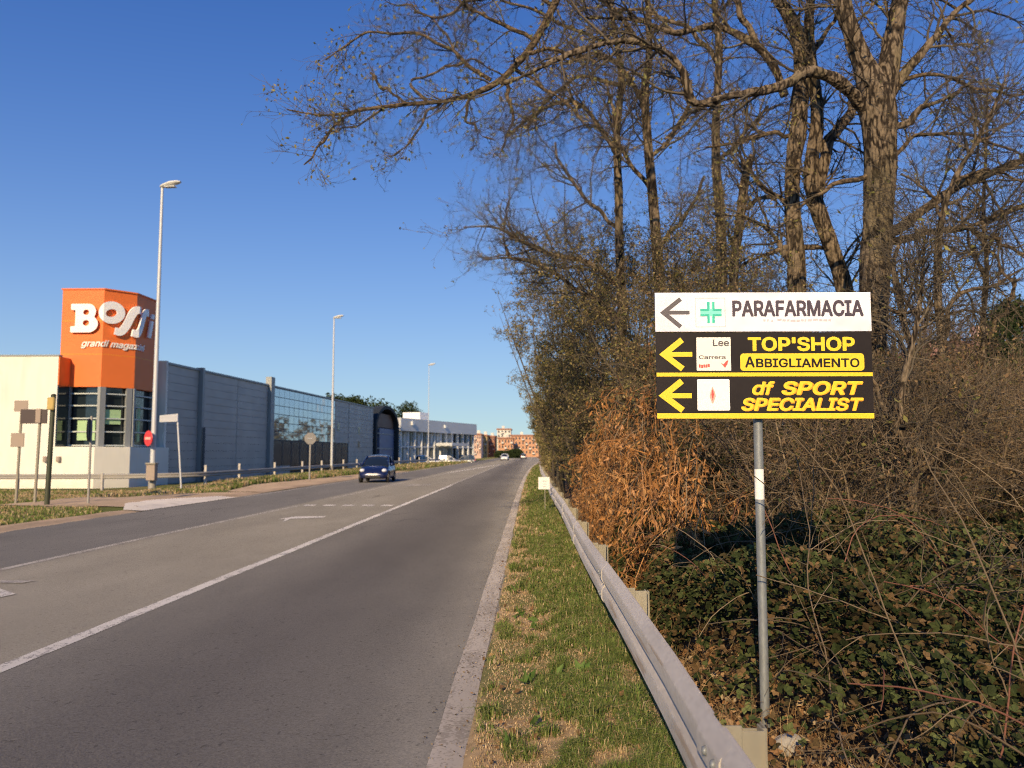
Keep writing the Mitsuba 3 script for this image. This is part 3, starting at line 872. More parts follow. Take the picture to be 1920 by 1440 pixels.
put('bar', facing(trimesh.creation.box([0.46, 0.11, 0.01]), g + ax * 0.022, math.radians(217)), 'print_pink', k)
put('bracket', rod(g - ax * 0.02, [at(287, 850, 36)[0], 36, g[2]], 0.025), 'pale_steel', k, smooth=40)
g = verge(343, 36.2)
k = thing('street_name_sign', 'white street name panel on a leaning slim post right of the nearest lamp', 'road sign')
tp = at(331, 777, 36.2)
put('pole', rod([g[0], 36.2, g[2] - 0.2], [tp[0] + 0.03, 36.2, tp[2] + 0.03], 0.04), 'lamp_steel', k, smooth=40)
e = at(299, 786, 35.6); e2 = at(333, 783, 36.12)
v = np.array([[e[0], 35.6, e[2] - 0.13], [e2[0], 36.12, e2[2] - 0.17], [e2[0], 36.12, e2[2] + 0.17], [e[0], 35.6, e[2] + 0.16]])
put('panel', (np.vstack([v, v + [0.01, 0.03, 0]]), np.array([[0, 1, 2], [0, 2, 3], [4, 6, 5], [4, 7, 6], [0, 4, 5], [0, 5, 1], [2, 6, 7], [2, 7, 3], [1, 5, 6], [1, 6, 2], [0, 3, 7], [0, 7, 4]])), 'white_plain', k)
g = verge(581, 50)
k = thing('stop_sign', 'pale grey back of an octagonal sign on a post in the grass', 'road sign')
put('pole', rod([g[0], 50, g[2] - 0.2], [g[0] + 0.02, 50, 2.75], 0.05), 'pale_steel', k, smooth=40)
o8 = Polygon([(0.37 * math.cos(t + math.pi / 8), 0.37 * math.sin(t + math.pi / 8)) for t in np.arange(8) * math.pi / 4])
put('plate', facing(extrude(o8, 0.02), [g[0] + 0.02, 49.94, 2.48], math.radians(150)), 'pale_steel', k)
put('clamp', facing(trimesh.creation.box([0.3, 0.05, 0.03]), [g[0] + 0.01, 49.9, 2.48], math.radians(150)), 'lamp_steel', k)

# small white marker in the near grass
g = at(1020, 906, 20.9)
k = thing('verge_marker', 'small white plate on a thin rod standing in the near grass strip', 'marker')
put('rod', rod([g[0] + 0.03, 20.93, -0.1], [g[0] + 0.02, 20.93, g[2] + 0.1], 0.010, sides=8), 'pole_dusty', k)
pm = put('plate', bevel_box(g[0] - 0.14, g[0] + 0.14, 20.89, 20.91, g[2] - 0.15, g[2] + 0.15, 0.004), 'white_plain', k)
for q, (u, w) in enumerate(((0.05, 0.10), (-0.02, 0.07), (-0.08, 0.09))):
    put('mark', box(g[0] - w / 2 + 0.015, g[0] + w / 2 + 0.015, 20.884, 20.889, g[2] + u - 0.014, g[2] + u + 0.014), 'print_faint', pm)

# ------------------------------------------------------------------ far guard rail in front of the store
fr = thing('far_guard_rail', 'low grey guard rail with pale post tops in front of the store', 'guard rail')
fp = catmull([(-60, 44.0, 0.36), (-40, 44.0, 0.36), (-24, 44.1, 0.38), (-19.5, 44.8, 0.42), (-18.0, 46.6, 0.45), (-17.6, 52, 0.48), (-17.3, 62, 0.50), (-17.0, 75, 0.52), (-16.6, 90, 0.55), (-15.2, 120, 0.58), (-14, 150, 0.6)], 160)
tt = nrm(np.gradient(fp, axis=0)); nn = np.stack([tt[:, 1], -tt[:, 0], 0 * tt[:, 0]], 1)
prof = [(0.0, -0.13), (0.045, -0.09), (0.045, -0.05), (0.0, -0.01), (0.0, 0.01), (0.045, 0.05), (0.045, 0.09), (0.0, 0.13), (-0.012, 0.13), (-0.012, -0.13)]
S = np.array([[p + nrm(m) * o + np.array([0, 0, z]) for o, z in prof] for p, m in zip(fp, nn)])
put('beam', loft(S), 'pale_steel', fr, smooth=30)
for px, Yp in ((380, 46.4), (455, 51.6), (516, 58), (562, 64), (595, 69.5), (644, 77), (665, 83), (690, 90), (712, 97), (730, 104), (745, 111), (758, 118)):
    j = np.argmin(np.abs(fp[:, 1] - Yp) + 99 * (fp[:, 0] < -18.8)); q = fp[j] - nrm(nn[j]) * 0.12
    put('post', bevel_box(q[0] - 0.07, q[0] + 0.07, q[1] - 0.08, q[1] + 0.08, -0.4, q[2] + 0.5, 0.02), 'concrete', fr)
for xq in (-22.5, -27, -31.5, -36):
    put('post', bevel_box(xq - 0.06, xq + 0.06, 44.1, 44.25, -0.6, 0.55, 0.02), 'zinc', fr)

# ------------------------------------------------------------------ near guard rail
gr = thing('near_guard_rail', 'dusty grey double-wave guard rail running along the grass from the foreground', 'guard rail')
RZ = 0.60
rprof = [(0.0, 0.155), (-0.008, 0.153), (-0.044, 0.118), (-0.050, 0.104), (-0.050, 0.042), (-0.045, 0.030), (-0.016, 0.010), (-0.013, 0.0), (-0.016, -0.010), (-0.045, -0.030), (-0.050, -0.042), (-0.050, -0.104), (-0.044, -0.118), (-0.008, -0.153), (0.0, -0.155)]
th = 0.004
rin = [(x + th + 0.002, z * 0.985) for x, z in rprof[::-1]]


def rail_x(y):
    return 0.602 + float(bend(y)) + 0.012 * math.sin(y * 0.5) * (1 if y > 3 else 0)


PITCHY = 2.87
for q in range(26):
    y0 = -1.3 + q * 4.0
    yy = np.r_[y0 - 0.16, y0 + 0.16, y0 + 0.17, np.linspace(y0 + 1, y0 + 4.0, 4)]
    S = []
    for j, y in enumerate(yy):
        lap = -0.006 if j < 2 else 0.0
        S.append([(rail_x(y) + x + lap, y, RZ + z + 0.006 * math.sin(y * 1.1 + q)) for x, z in rprof + rin])
    put('beam', loft(np.array(S)), 'zinc', gr, smooth=25)
    if q < 9:
        for dy in (-0.10, 0.02):
            for dz in (0.078, -0.078):
                put('bolt', lathe([(0.0, 0.014), (0.012, 0.012), (0.017, 0.0), (0.0, 0.0)], [rail_x(y0 + dy) - 0.055, y0 + dy, RZ + dz], [-1, 0, 0.0], 10), 'steel_pole', gr, smooth=True)
for q in range(36):
    y = 2.90 + (q - 1) * PITCHY
    x = rail_x(y)
    m = MB()
    x1 = x + 0.180
    m.add(bevel_box(x + 0.006, x1, y, y + 0.006, 0.42, 0.68, 0.0015))             # spacer plate between rail and post
    m.add(bevel_box(x + 0.006, x + 0.012, y + 0.007, y + 0.09, 0.42, 0.678, 0.0015)); m.add(bevel_box(x1 - 0.006, x1, y + 0.007, y + 0.09, 0.42, 0.678, 0.0015))
    put('spacer', m, 'dusty_zinc', gr)
    m = MB()
    m.add(bevel_box(x1 - 0.055, x1 + 0.03, y + 0.092, y + 0.098, -0.3, 0.66, 0.0015)); m.add(bevel_box(x1 + 0.024, x1 + 0.03, y + 0.099, y + 0.17, -0.3, 0.66, 0.0015))
    put('post', m, 'dusty_zinc', gr)
    if q < 8:
        put('bracket', bevel_box(x - 0.002, x + 0.10, y - 0.012, y - 0.002, 0.50, 0.70, 0.002), 'dusty_zinc', gr)

# ------------------------------------------------------------------ the shop sign on its post
sg = thing('shop_direction_sign', 'three stacked shop direction panels on a grey post with left pointing arrows', 'sign')
SY = 4.90
L0 = at(1229, 667, SY); SX, SZ = L0[0], L0[2]
PXM = 1.25 / 403.0


def sx(px): return (px - 1229) * PXM


def sz(py): return (667 - py) * PXM


def srect(x0, x1, y0, y1): return sbox(sx(x0), sz(y1), sx(x1), sz(y0))


def sput(name, g, mat, parent, layer, depth=0.0012, label=None):
    return put(name, facing(extrude(g, depth), [SX, SY - 0.0015 * layer, SZ], math.pi), mat, parent, label=label)




def arrow(tip, tail_x, arms, th, ah):
    t = (sx(tip[0]), sz(tip[1]))
    g = [LineString([(t[0] + 0.008, t[1]), (sx(tail_x), t[1])]).buffer(th * PXM / 2, cap_style=2)]
    g.append(LineString([(sx(a[0]), sz(a[1])) for a in (arms[0], (tip[0] + ah * 0.55, tip[1]), arms[1])]).buffer(ah * PXM / 2, cap_style=2, join_style=2))
    return unary_union(g)


po = np.array([at(1421, 787, SY + 0.05)[0], SY + 0.055])
pole = put('pole', rod([po[0] + 0.003, po[1], -0.2], [po[0], po[1], SZ + 0.35], 0.026, 0.026, 24), 'steel_pole', sg, smooth=40)
z0, z1 = at(1420, 937, SY)[2], at(1420, 880, SY)[2]
put('sticker', lathe([(0.0268, 0), (0.0268, z1 - z0)], [po[0] + 0.001, po[1], z0], [0, 0, 1], 24), 'sticker_white', pole, smooth=True)
w_panel = sput('panel', srect(1229, 1632, 548, 622), 'sign_white', sg, 0, 0.012, 'white pharmacy panel on top')
b_panel = sput('panel', srect(1230, 1631, 624, 707.2), 'sign_black', sg, 0, 0.012, 'middle black and yellow clothing panel')
s_panel = sput('panel', srect(1230, 1631, 707.8, 786), 'sign_black', sg, 0, 0.012, 'bottom black and yellow sports panel')
# facing() extrudes towards the viewer, so print lies 12 mm out
LY = 8.2
sput('arrow', arrow((1240, 586), 1293.5, ((1277, 560), (1276.5, 613)), 7, 8), 'print_grey', w_panel, LY)
sput('logo', srect(1304.5, 1360.5, 558, 613.5).difference(srect(1305.5, 1359.5, 559, 612.5)), 'print_faint', w_panel, LY)
cx, cy = 1333.4, 586.0
sput('cross', unary_union([srect(cx - 7, cx + 7, cy - 20, cy + 20), srect(cx - 20, cx + 20, cy - 7, cy + 7)]).difference(unary_union([srect(cx - 1.6, cx + 1.6, cy - 20, cy - 7), srect(cx - 1.6, cx + 1.6, cy + 7, cy + 20)])), 'teal_light', w_panel, LY)
dk = []
for ux in (-1, 1):
    for uy in (-1, 1):
        dk.append(sbox(sx(min(cx + ux * 3, cx + ux * 7)), min(sz(cy + uy * 3), sz(cy + uy * 20)), sx(max(cx + ux * 3, cx + ux * 7)), max(sz(cy + uy * 3), sz(cy + uy * 20))))
        dk.append(sbox(sx(min(cx + ux * 3, cx + ux * 20)), min(sz(cy + uy * 3), sz(cy + uy * 7)), sx(max(cx + ux * 3, cx + ux * 20)), max(sz(cy + uy * 3), sz(cy + uy * 7))))
sput('cross_edge', unary_union(dk), 'teal_dark', w_panel, LY + 1)


def stext(text, x0, x1, y0, y1, mat, parent, layer=LY, grow=0.0, shear=0.0, name='lettering'):
    return sput(name, text_shape(text, sx(x0), sx(x1), sz(y1), sz(y0), grow, shear), mat, parent, layer)


stext('PARAFARMACIA', 1373.5, 1618, 563, 594, 'print_plum', w_panel, grow=0.02)
dash = unary_union([srect(x, x + w, 599.2 + o, 603.2 + o) for x, w, o in ((1431, 4, 0), (1438, 3, 0), (1446, 3, 1), (1457, 8, -1), (1467, 6, 0), (1475, 5, 0), (1482, 9, 1), (1493, 6, 1), (1501, 5, 0), (1508, 3, 0), (1514, 7, 0), (1524, 9, -1), (1535, 6, 0), (1543, 7, 0), (1552, 5, 0))])
sput('lettering', dash, 'print_faint', w_panel, LY)
sput('arrow', arrow((1238, 665), 1297, ((1278.5, 637.5), (1279, 692.5)), 9, 11), 'sign_yellow', b_panel, LY)
lg = sput('logo', srect(1306.5, 1367.5, 634.5, 694.5).buffer(1.5 * PXM), 'logo_cream', b_panel, LY)
stext('Lee', 1336, 1366, 637, 650, 'print_grey', b_panel, LY + 1, 0.0)
stext('Carrera', 1309, 1359, 667, 674, 'print_grey', b_panel, LY + 1)
sput('lettering', unary_union([srect(x, x + 3.4, 684 + o, 690 + o) for x, o in ((1309, 0), (1313.2, 1), (1317.4, 0), (1321.6, 0), (1325.8, -1))]), 'print_red', b_panel, LY + 1)
sput('emblem', Polygon([(sx(1350), sz(681)), (sx(1355), sz(684)), (sx(1360), sz(678)), (sx(1364), sz(676.5)), (sx(1362), sz(684)), (sx(1357.5), sz(690.5))]), 'print_red', b_panel, LY + 1)
stext("TOP'SHOP", 1401, 1600, 632.5, 659.5, 'sign_yellow', b_panel, grow=0.03)
sput('plaque', srect(1393, 1609, 670.5, 689.5).buffer(7 * PXM), 'sign_yellow', b_panel, LY)
stext('A', 1395, 1413, 669.5, 690, 'sign_black', b_panel, LY + 1, 0.004)
stext('BBIGLIAMENTO', 1415.5, 1607, 673, 690, 'sign_black', b_panel, LY + 1, 0.004)
sput('stripe', srect(1230, 1631, 699.5, 706.6), 'sign_yellow', b_panel, LY)
sput('arrow', arrow((1236, 742.5), 1295, ((1277, 715), (1278, 770)), 9.5, 11.5), 'sign_yellow', s_panel, LY)
sput('logo', srect(1308, 1362.5, 714.5, 767.5).buffer(3 * PXM), 'white_letter', s_panel, LY)
sput('emblem', Polygon([(sx(1333.5), sz(726)), (sx(1337.5), sz(735)), (sx(1339.5), sz(744)), (sx(1334.5), sz(757)), (sx(1332), sz(757)), (sx(1328), sz(744)), (sx(1330), sz(734))]), 'print_pink', s_panel, LY + 1)
sput('emblem', Polygon([(sx(1333.5), sz(730)), (sx(1336), sz(740)), (sx(1333.5), sz(752)), (sx(1331), sz(740))]), 'print_red', s_panel, LY + 2)
for txt, x0, x1, y0, y1, gw in (('df', 1406.5, 1449, 715.5, 741.5, 0.02), ('SPORT', 1461, 1612, 715.5, 741.5, 0.05), ('SPECIALIST', 1386, 1612, 746.5, 771, 0.05)):
    stext(txt, x0 + 1.2, x1 + 1.2, y0 + 0.8, y1 + 0.8, 'sign_amber', s_panel, LY, gw, 0.22)
    stext(txt, x0, x1, y0, y1, 'sign_yellow', s_panel, LY + 1, gw * 0.3, 0.22)
sput('stripe', srect(1230, 1631, 775.3, 785.3), 'sign_yellow', s_panel, LY)
for py in (585, 665, 745):
    put('clamp', box(po[0] - 0.05, po[0] + 0.05, SY + 0.002, SY + 0.022, SZ + sz(py) - 0.015, SZ + sz(py) + 0.015), 'lamp_steel', sg)

# ------------------------------------------------------------------ cars
def car(label, o, heading, paint, L=3.9, W=1.62, H=1.48, detail=True, van=False):
    """A hatchback: local x points forward from its middle, on the ground at o, heading clockwise from +y."""
    k = thing('car', label, 'car')
    fr_ = lambda m: frame(m, o, heading)
    half = L / 2

    def section(x, w, z0, z1, tuck, crown):
        pts = []
        for y, z in ((-w * 0.90, z0), (-w, z0 + 0.12), (-w * 1.0, (z0 + z1) / 2), (-w * (1 - tuck), z1 - 0.04), (-w * 0.55, z1 + crown * 0.7), (0, z1 + crown), (w * 0.55, z1 + crown * 0.7), (w * (1 - tuck), z1 - 0.04), (w, (z0 + z1) / 2), (w, z0 + 0.12), (w * 0.90, z0), (0, z0)):
            pts.append([x, y, z])
        return pts
    w = W / 2
    bodyS = [section(x * L / 3.9, ww * w, z0, z1, t, c) for x, ww, z0, z1, t, c in (
        (-1.95, 0.80, 0.36, 0.62, 0.05, 0.01), (-1.90, 0.92, 0.27, 0.82, 0.05, 0.01), (-1.7, 0.99, 0.22, 0.92, 0.06, 0.0), (-1.0, 1.0, 0.20, 0.92, 0.06, 0.0), (0.2, 1.0, 0.20, 0.92, 0.06, 0.0), (0.75, 1.0, 0.20, 0.92, 0.07, 0.02),
        (1.2, 0.99, 0.20, 0.86, 0.09, 0.05), (1.55, 0.96, 0.22, 0.76, 0.12, 0.05), (1.80, 0.88, 0.24, 0.64, 0.12, 0.04), (1.92, 0.76, 0.28, 0.54, 0.1, 0.02), (1.95, 0.62, 0.34, 0.46, 0.08, 0.0))]
    bd = put('body', fr_(loft(bodyS)), paint, k, smooth=35)
    roof_h = H
    cab = []
    st = ((-1.84, 0.86, 0.90, 0.03), (-1.62, 0.84, roof_h - 0.10, 0.02), (-1.35, 0.83, roof_h - 0.02, 0.03), (-0.5, 0.83, roof_h, 0.04), (0.05, 0.82, roof_h - 0.03, 0.03), (0.45, 0.84, roof_h - 0.22, 0.02), (1.02, 0.88, 0.93, 0.02))
    for x, ww, zt, c in st:
        zt = max(zt, 0.93)
        b = w * 0.95 * (ww + 0.10)
        tp = w * ww * (0.86 if zt > 1.1 else 1.0)
        cab.append([[x * L / 3.9, y, z] for y, z in ((-b, 0.86), (-tp, zt - 0.05), (-tp * 0.8, zt), (0, zt + c), (tp * 0.8, zt), (tp, zt - 0.05), (b, 0.86), (0, 0.85))])
    put('glasshouse', fr_(loft(cab)), 'dark_glass', k, smooth=30)
    rf = [[[x * L / 3.9, y * w, z] for y, z in ((-0.74 * s, zt - 0.035), (-0.60 * s, zt + 0.022), (0, zt + c + 0.02), (0.60 * s, zt + 0.022), (0.74 * s, zt - 0.035), (0, zt - 0.03))] for x, s, zt, c in ((-1.66, 0.98, roof_h - 0.12, 0.02), (-1.35, 1, roof_h - 0.02, 0.03), (-0.5, 1, roof_h, 0.04), (0.08, 0.99, roof_h - 0.035, 0.03))]
    put('roof', fr_(loft(rf)), paint, k, smooth=35)
    for s in (-1, 1):                                                  # pillars
        for pts in (((0.06, 0.715, roof_h - 0.05), (1.02, 0.915, 0.93)), ((-0.62, 0.735, roof_h - 0.04), (-0.62, 0.94, 0.9)), ((-1.55, 0.70, roof_h - 0.12), (-1.72, 0.90, 0.92))):
            (x0, y0, z0), (x1, y1, z1) = pts
            put('pillar', fr_(rod([x0 * L / 3.9, s * y0 * w, z0], [x1 * L / 3.9, s * y1 * w, z1], 0.045, sides=8)), paint, k, smooth=40)
    for x in (-1.22, 1.22):
        for s in (-1, 1):
            c = [x * L / 3.9, s * (w - 0.10), 0.305]
            put('wheel_arch', fr_(lathe([(0.0, 0.0), (0.36, 0.0), (0.36, 0.105), (0.0, 0.105)], c, [0, s, 0], 20)), 'black_plastic', bd)
            wh = put('wheel', fr_(lathe([(0.19, 0.10), (0.28, 0.115), (0.305, 0.08), (0.305, -0.06), (0.0, -0.06)], [c[0], c[1] + s * 0.01, c[2]], [0, s, 0], 24)), 'rubber', k, smooth=40)
            put('rim', fr_(lathe([(0.0, 0.10), (0.06, 0.105), (0.19, 0.085), (0.2, 0.105), (0.2, 0.0)], [c[0], c[1] + s * 0.012, c[2]], [0, s, 0], 16)), 'rim_metal', wh, smooth=30)
    for s in (-1, 1):
        e = trimesh.creation.icosphere(2, 1.0); e.apply_scale([0.20, 0.14, 0.105]); e.apply_translation([1.70 * L / 3.9, s * w * 0.74, 0.66])
        put('headlight', fr_(e), 'lamp_lens', k, smooth=True)
        put('tail_light', fr_(bevel_box(-1.93 * L / 3.9, -1.80 * L / 3.9, min(s * w * 0.70, s * w * 0.93), max(s * w * 0.70, s * w * 0.93), 0.62, 0.88, 0.02)), 'sign_red', k)
        m = trimesh.creation.icosphere(2, 1.0); m.apply_scale([0.06, 0.10, 0.075]); m.apply_translation([0.80 * L / 3.9, s * (w + 0.09), 1.0])
        put('mirror', fr_(m), paint, k, smooth=True)
    put('grille', fr_(bevel_box(1.86 * L / 3.9, 1.965 * L / 3.9, -0.42, 0.42, 0.27, 0.38, 0.02)), 'black_plastic', k)
    put('number_plate', fr_(bevel_box(1.955 * L / 3.9, 1.985 * L / 3.9, -0.26, 0.26, 0.40, 0.51, 0.004)), 'white_plain', k)
    put('number_plate', fr_(bevel_box(-1.98 * L / 3.9, -1.95 * L / 3.9, -0.26, 0.26, 0.55, 0.66, 0.004)), 'white_plain', k)
    for x in (0.12, -0.62):
        for s in (-1, 1):
            put('door_handle', fr_(bevel_box((x - 0.2) * L / 3.9, (x - 0.06) * L / 3.9, min(s * w * 0.985, s * (w * 0.985 + 0.025)), max(s * w * 0.985, s * (w * 0.985 + 0.025)), 0.79, 0.82, 0.006)), paint, k)
    return k


car('dark blue hatchback coming towards the viewer in the far lane', [-8.62, 47.9, 0.0], math.radians(178), 'car_blue')
car('small white car far away coming down the far lane', [-5.6, 190, 0.0], math.radians(182), 'car_white')
car('dark grey car far down the near lane', [-1.7, 235, 0.0], math.radians(1), 'car_grey')
for px, Yp, m, h, lab in ((800, 132, 'car_white', 20, 'white car parked in front of the pale pavilion, left of the next one'), (842, 142, 'car_silver', 22, 'silver car parked by the pavilion columns'), (872, 152, 'car_grey', 200, 'grey car parked at the far end of the pavilion')):
    q = at(px, 850, Yp)
    car(lab, [q[0], Yp, -0.35], math.radians(h + 70), m, H=1.6)

# ------------------------------------------------------------------ vegetation: growing wood and leaves
def grow(rng, start, d, L, r0, r1, nseg, wander, up=0.0):
    """Random-walk branches: start, direction (N, 3), length, first and last radius (N) -> points (N, nseg+1, 3), radii."""
    N = len(start); P = [start]; d = nrm(d); L = np.broadcast_to(np.asarray(L, float), (N,))[:, None]
    for s in range(nseg):
        d = nrm(d + rng.normal(0, wander, (N, 3)) + np.array([0, 0, up]))
        P.append(P[-1] + d * L / nseg)
    t = np.linspace(0, 1, nseg + 1)[None]
    return np.stack(P, 1), np.asarray(r0, float).reshape(-1, 1) * (1 - t) + np.asarray(r1, float).reshape(-1, 1) * t


def sprout(rng, P, R, n, t0, t1, angle, spread=0.25):
    """n places on the branches (picked by length), and directions leaving them at about this angle."""
    seglen = np.linalg.norm(np.diff(P, axis=1), axis=2).sum(1)
    i = rng.choice(len(P), n, p=seglen / seglen.sum())
    K = P.shape[1] - 1
    u = (t0 + (t1 - t0) * rng.random(n)) * K
    k = np.minimum(u.astype(int), K - 1); f = (u - k)[:, None]
    pos = P[i, k] * (1 - f) + P[i, k + 1] * f
    tan = nrm(P[i, k + 1] - P[i, k])
    side_ = nrm(np.cross(tan, rng.normal(0, 1, (n, 3))))
    a = angle + rng.normal(0, spread, n)[:, None]
    return pos, tan * np.cos(a) + side_ * np.sin(a), R[i, k] * (1 - f[:, 0]) + R[i, k + 1] * f[:, 0], u / K


def leaves(rng, pos, size, aspect=0.5, palette=((0.1, 0.1, 0.04),), weights=None, droop=0.3, var=0.25):
    """Pointed leaves, each two folded triangles either side of a midrib: (v, f, colour)."""
    N = len(pos)
    d = nrm(rng.normal(0, 1, (N, 3)) + np.array([0, 0, -droop])); s = nrm(np.cross(d, rng.normal(0, 1, (N, 3))))
    nn = np.cross(d, s)
    L = size * rng.uniform(0.6, 1.35, N)[:, None]
    w = L * aspect * 0.5
    tip, mid = pos + d * L, pos + d * L * 0.45
    v = np.stack([pos, mid + s * w + nn * w * 0.35, tip, mid - s * w + nn * w * 0.35], 1)
    f = (np.array([[0, 1, 2], [0, 2, 3]])[None] + (np.arange(N) * 4)[:, None, None]).reshape(-1, 3)
    pal = np.asarray(palette, float)
    c = pal[rng.choice(len(pal), N, p=weights)] * rng.uniform(1 - var, 1 + var, (N, 1))
    return v.reshape(-1, 3), f, np.repeat(c, 4, 0)


def tint(rng, vf, n_each, N, palette, var=0.25):
    pal = np.asarray(palette, float)
    c = pal[rng.choice(len(pal), N)] * rng.uniform(1 - var, 1 + var, (N, 1))
    return np.repeat(c, n_each, 0)


WOOD = ((0.105, 0.085, 0.060), (0.070, 0.056, 0.042), (0.145, 0.118, 0.082), (0.085, 0.072, 0.055))
BRUSH = ((0.165, 0.125, 0.085), (0.11, 0.085, 0.06), (0.21, 0.165, 0.11), (0.13, 0.095, 0.068))
PALE = ((0.18, 0.135, 0.088), (0.135, 0.10, 0.065), (0.225, 0.17, 0.11))
OLIVE = ((0.27, 0.22, 0.092), (0.20, 0.178, 0.065), (0.36, 0.285, 0.13), (0.21, 0.15, 0.085), (0.15, 0.15, 0.052))
BROWN = ((0.21, 0.135, 0.075), (0.16, 0.11, 0.065), (0.27, 0.185, 0.10), (0.14, 0.12, 0.055))
RUST = ((0.40, 0.19, 0.065), (0.30, 0.14, 0.05), (0.52, 0.28, 0.11), (0.19, 0.095, 0.045), (0.46, 0.25, 0.12))
GREEN = ((0.050, 0.066, 0.026), (0.076, 0.094, 0.036), (0.034, 0.043, 0.020), (0.110, 0.128, 0.050))
PODS = ((0.26, 0.24, 0.085), (0.20, 0.20, 0.075), (0.30, 0.25, 0.11), (0.22, 0.16, 0.085))


def add_tubes(rng, mb, P, R, sides, palette):
    N, K = P.shape[:2]
    mb.add(tubes(P, R, sides), tint(rng, None, K * sides, N, palette))


def limb_path(pts, Yd, rscale=1.0, nseg=None, jitter=0.0, seed=0):
    """A limb from (pixel x, pixel y, radius in pixels, metres nearer (-) or farther (+))."""
    rows = []
    for q in pts:
        Yq = Yd + (q[3] if len(q) > 3 else 0)
        rows.append(np.r_[at(q[0], q[1], Yq), q[2] * rscale * Yq / FPX])
    C = catmull(rows, nseg or max(10, 6 * len(rows)))
    if jitter:
        g = np.random.default_rng(seed); t = np.linspace(0, 1, len(C))
        w = np.stack([np.interp(t, np.linspace(0, 1, 9), np.r_[0, g.normal(0, jitter, 8)]) for _ in range(3)], 1)
        C[:, :3] += w
    return C[:, :3], C[:, 3]


def thick(P, R, sides=20, rough=0.0, seed=0):
    R = R * 0.87
    v, f = tubes(P, R, sides)
    if rough:
        c = np.repeat(P, sides, 0); out = nrm(v - c)
        h = meshkit.fbm(v * np.array([7, 7, 1.6]), 4, seed) - 0.5
        h2 = meshkit.fbm(v * np.array([26, 26, 5.0]), 3, seed + 3) - 0.5
        v = v + out * (h * rough * 1.6 + h2 * rough * 0.9)[:, None]
    return v, f


def crown(rng, paths, n1, n2, n3, l1=(0.7, 2.0), l2=(0.35, 0.9), l3=(0.15, 0.4), leaf=0, leafsize=0.062, palette=PODS, tmin=0.15, up=0.02, rmin=0.0040, rscale=1.0):
    """Twigs of three orders, and a few leaves, on these limbs: two meshes."""
    K = 24
    P = np.stack([np.stack([np.interp(np.linspace(0, 1, K), np.linspace(0, 1, len(p)), p[:, c]) for c in range(3)], 1) for p, r in paths])
    R = np.stack([np.interp(np.linspace(0, 1, K), np.linspace(0, 1, len(p)), r) for p, r in paths])
    tw = MB()
    pos, d, r, u = sprout(rng, P, R, n1, tmin, 1.0, 0.85)
    L = rng.uniform(*l1, n1) * (1.05 - 0.4 * u)
    r1 = np.clip(r * 0.5, 0.007, 0.022) * rscale
    P1, R1 = grow(rng, pos, d, L, r1, r1 * 0.3, 8, 0.17, up)
    add_tubes(rng, tw, P1, R1, 5, WOOD)
    pos, d, r, u = sprout(rng, P1, R1, n2, 0.12, 1.0, 0.8)
    P2, R2 = grow(rng, pos, d, rng.uniform(*l2, n2), np.clip(r * 0.6, rmin, 0.010), np.full(n2, rmin * 0.6), 6, 0.2, up)
    add_tubes(rng, tw, P2, R2, 3, WOOD)
    pos, d, r, u = sprout(rng, P2, R2, n3, 0.1, 1.0, 0.75)
    P3, R3 = grow(rng, pos, d, rng.uniform(*l3, n3), np.full(n3, rmin * 0.85), np.full(n3, rmin * 0.5), 4, 0.22, up)
    add_tubes(rng, tw, P3, R3, 3, WOOD)
    lv = None
    if leaf:
        cl = P1[rng.choice(len(P1), max(3, leaf // 14))][:, -3]                     # leaves come in clusters
        a = cl[rng.choice(len(cl), leaf // 2)] + rng.normal(0, 0.09, (leaf // 2, 3))
        b = P3[rng.choice(len(P3), leaf - leaf // 2), -1]
        v, f, c = leaves(rng, np.vstack([a, b]), leafsize, 0.5, palette)
        lv = MB().add((v, f), c)
    return tw, lv


def tree(label, trunk, limbs, Yd, seed, n=(60, 500, 1500), leaf=0, rough=0.05, group=None, more=None, **kw):
    rng = np.random.default_rng(seed)
    k = thing('bare_tree', label, 'tree', group)
    P, R = limb_path(trunk, Yd, nseg=70, jitter=0.02, seed=seed)
    put('trunk', thick(P, R, 40, rough, seed), 'bark', k, smooth=True)
    paths = [(P[len(P) // 2:], R[len(P) // 2:])]
    for q, l in enumerate(limbs):
        p, r = limb_path(l, Yd, jitter=0.03, seed=seed * 50 + q)
        big = r.max() > 0.05
        put('limb', thick(p, r, 24 if big else 10, rough * 0.7 if big else 0.004, seed + q), 'bark' if big else 'limb_bark', k, smooth=True)
        paths.append((p, r))
    tw, lv = crown(rng, paths, *n, leaf=leaf, **kw)
    if more:                                                          # a long limb with finer twigs of its own
        far = []
        for q, l in enumerate(more[0]):
            p, r = limb_path(l, Yd, jitter=0.03, seed=seed * 70 + q)
            put('limb', thick(p, r, 14, 0.012, seed + q), 'limb_bark', k, smooth=True); far.append((p, r))
        t2, l2_ = crown(rng, far, **more[1])
        tw.add(t2.out(), t2.col()); lv.add(l2_.out(), l2_.col())
    put('twigs', tw, 'twig_mat', k, smooth=True, kind='stuff')
    if lv:
        put('leaves', lv, 'leaf_mat', k, kind='stuff', color=lv.col())
    return k


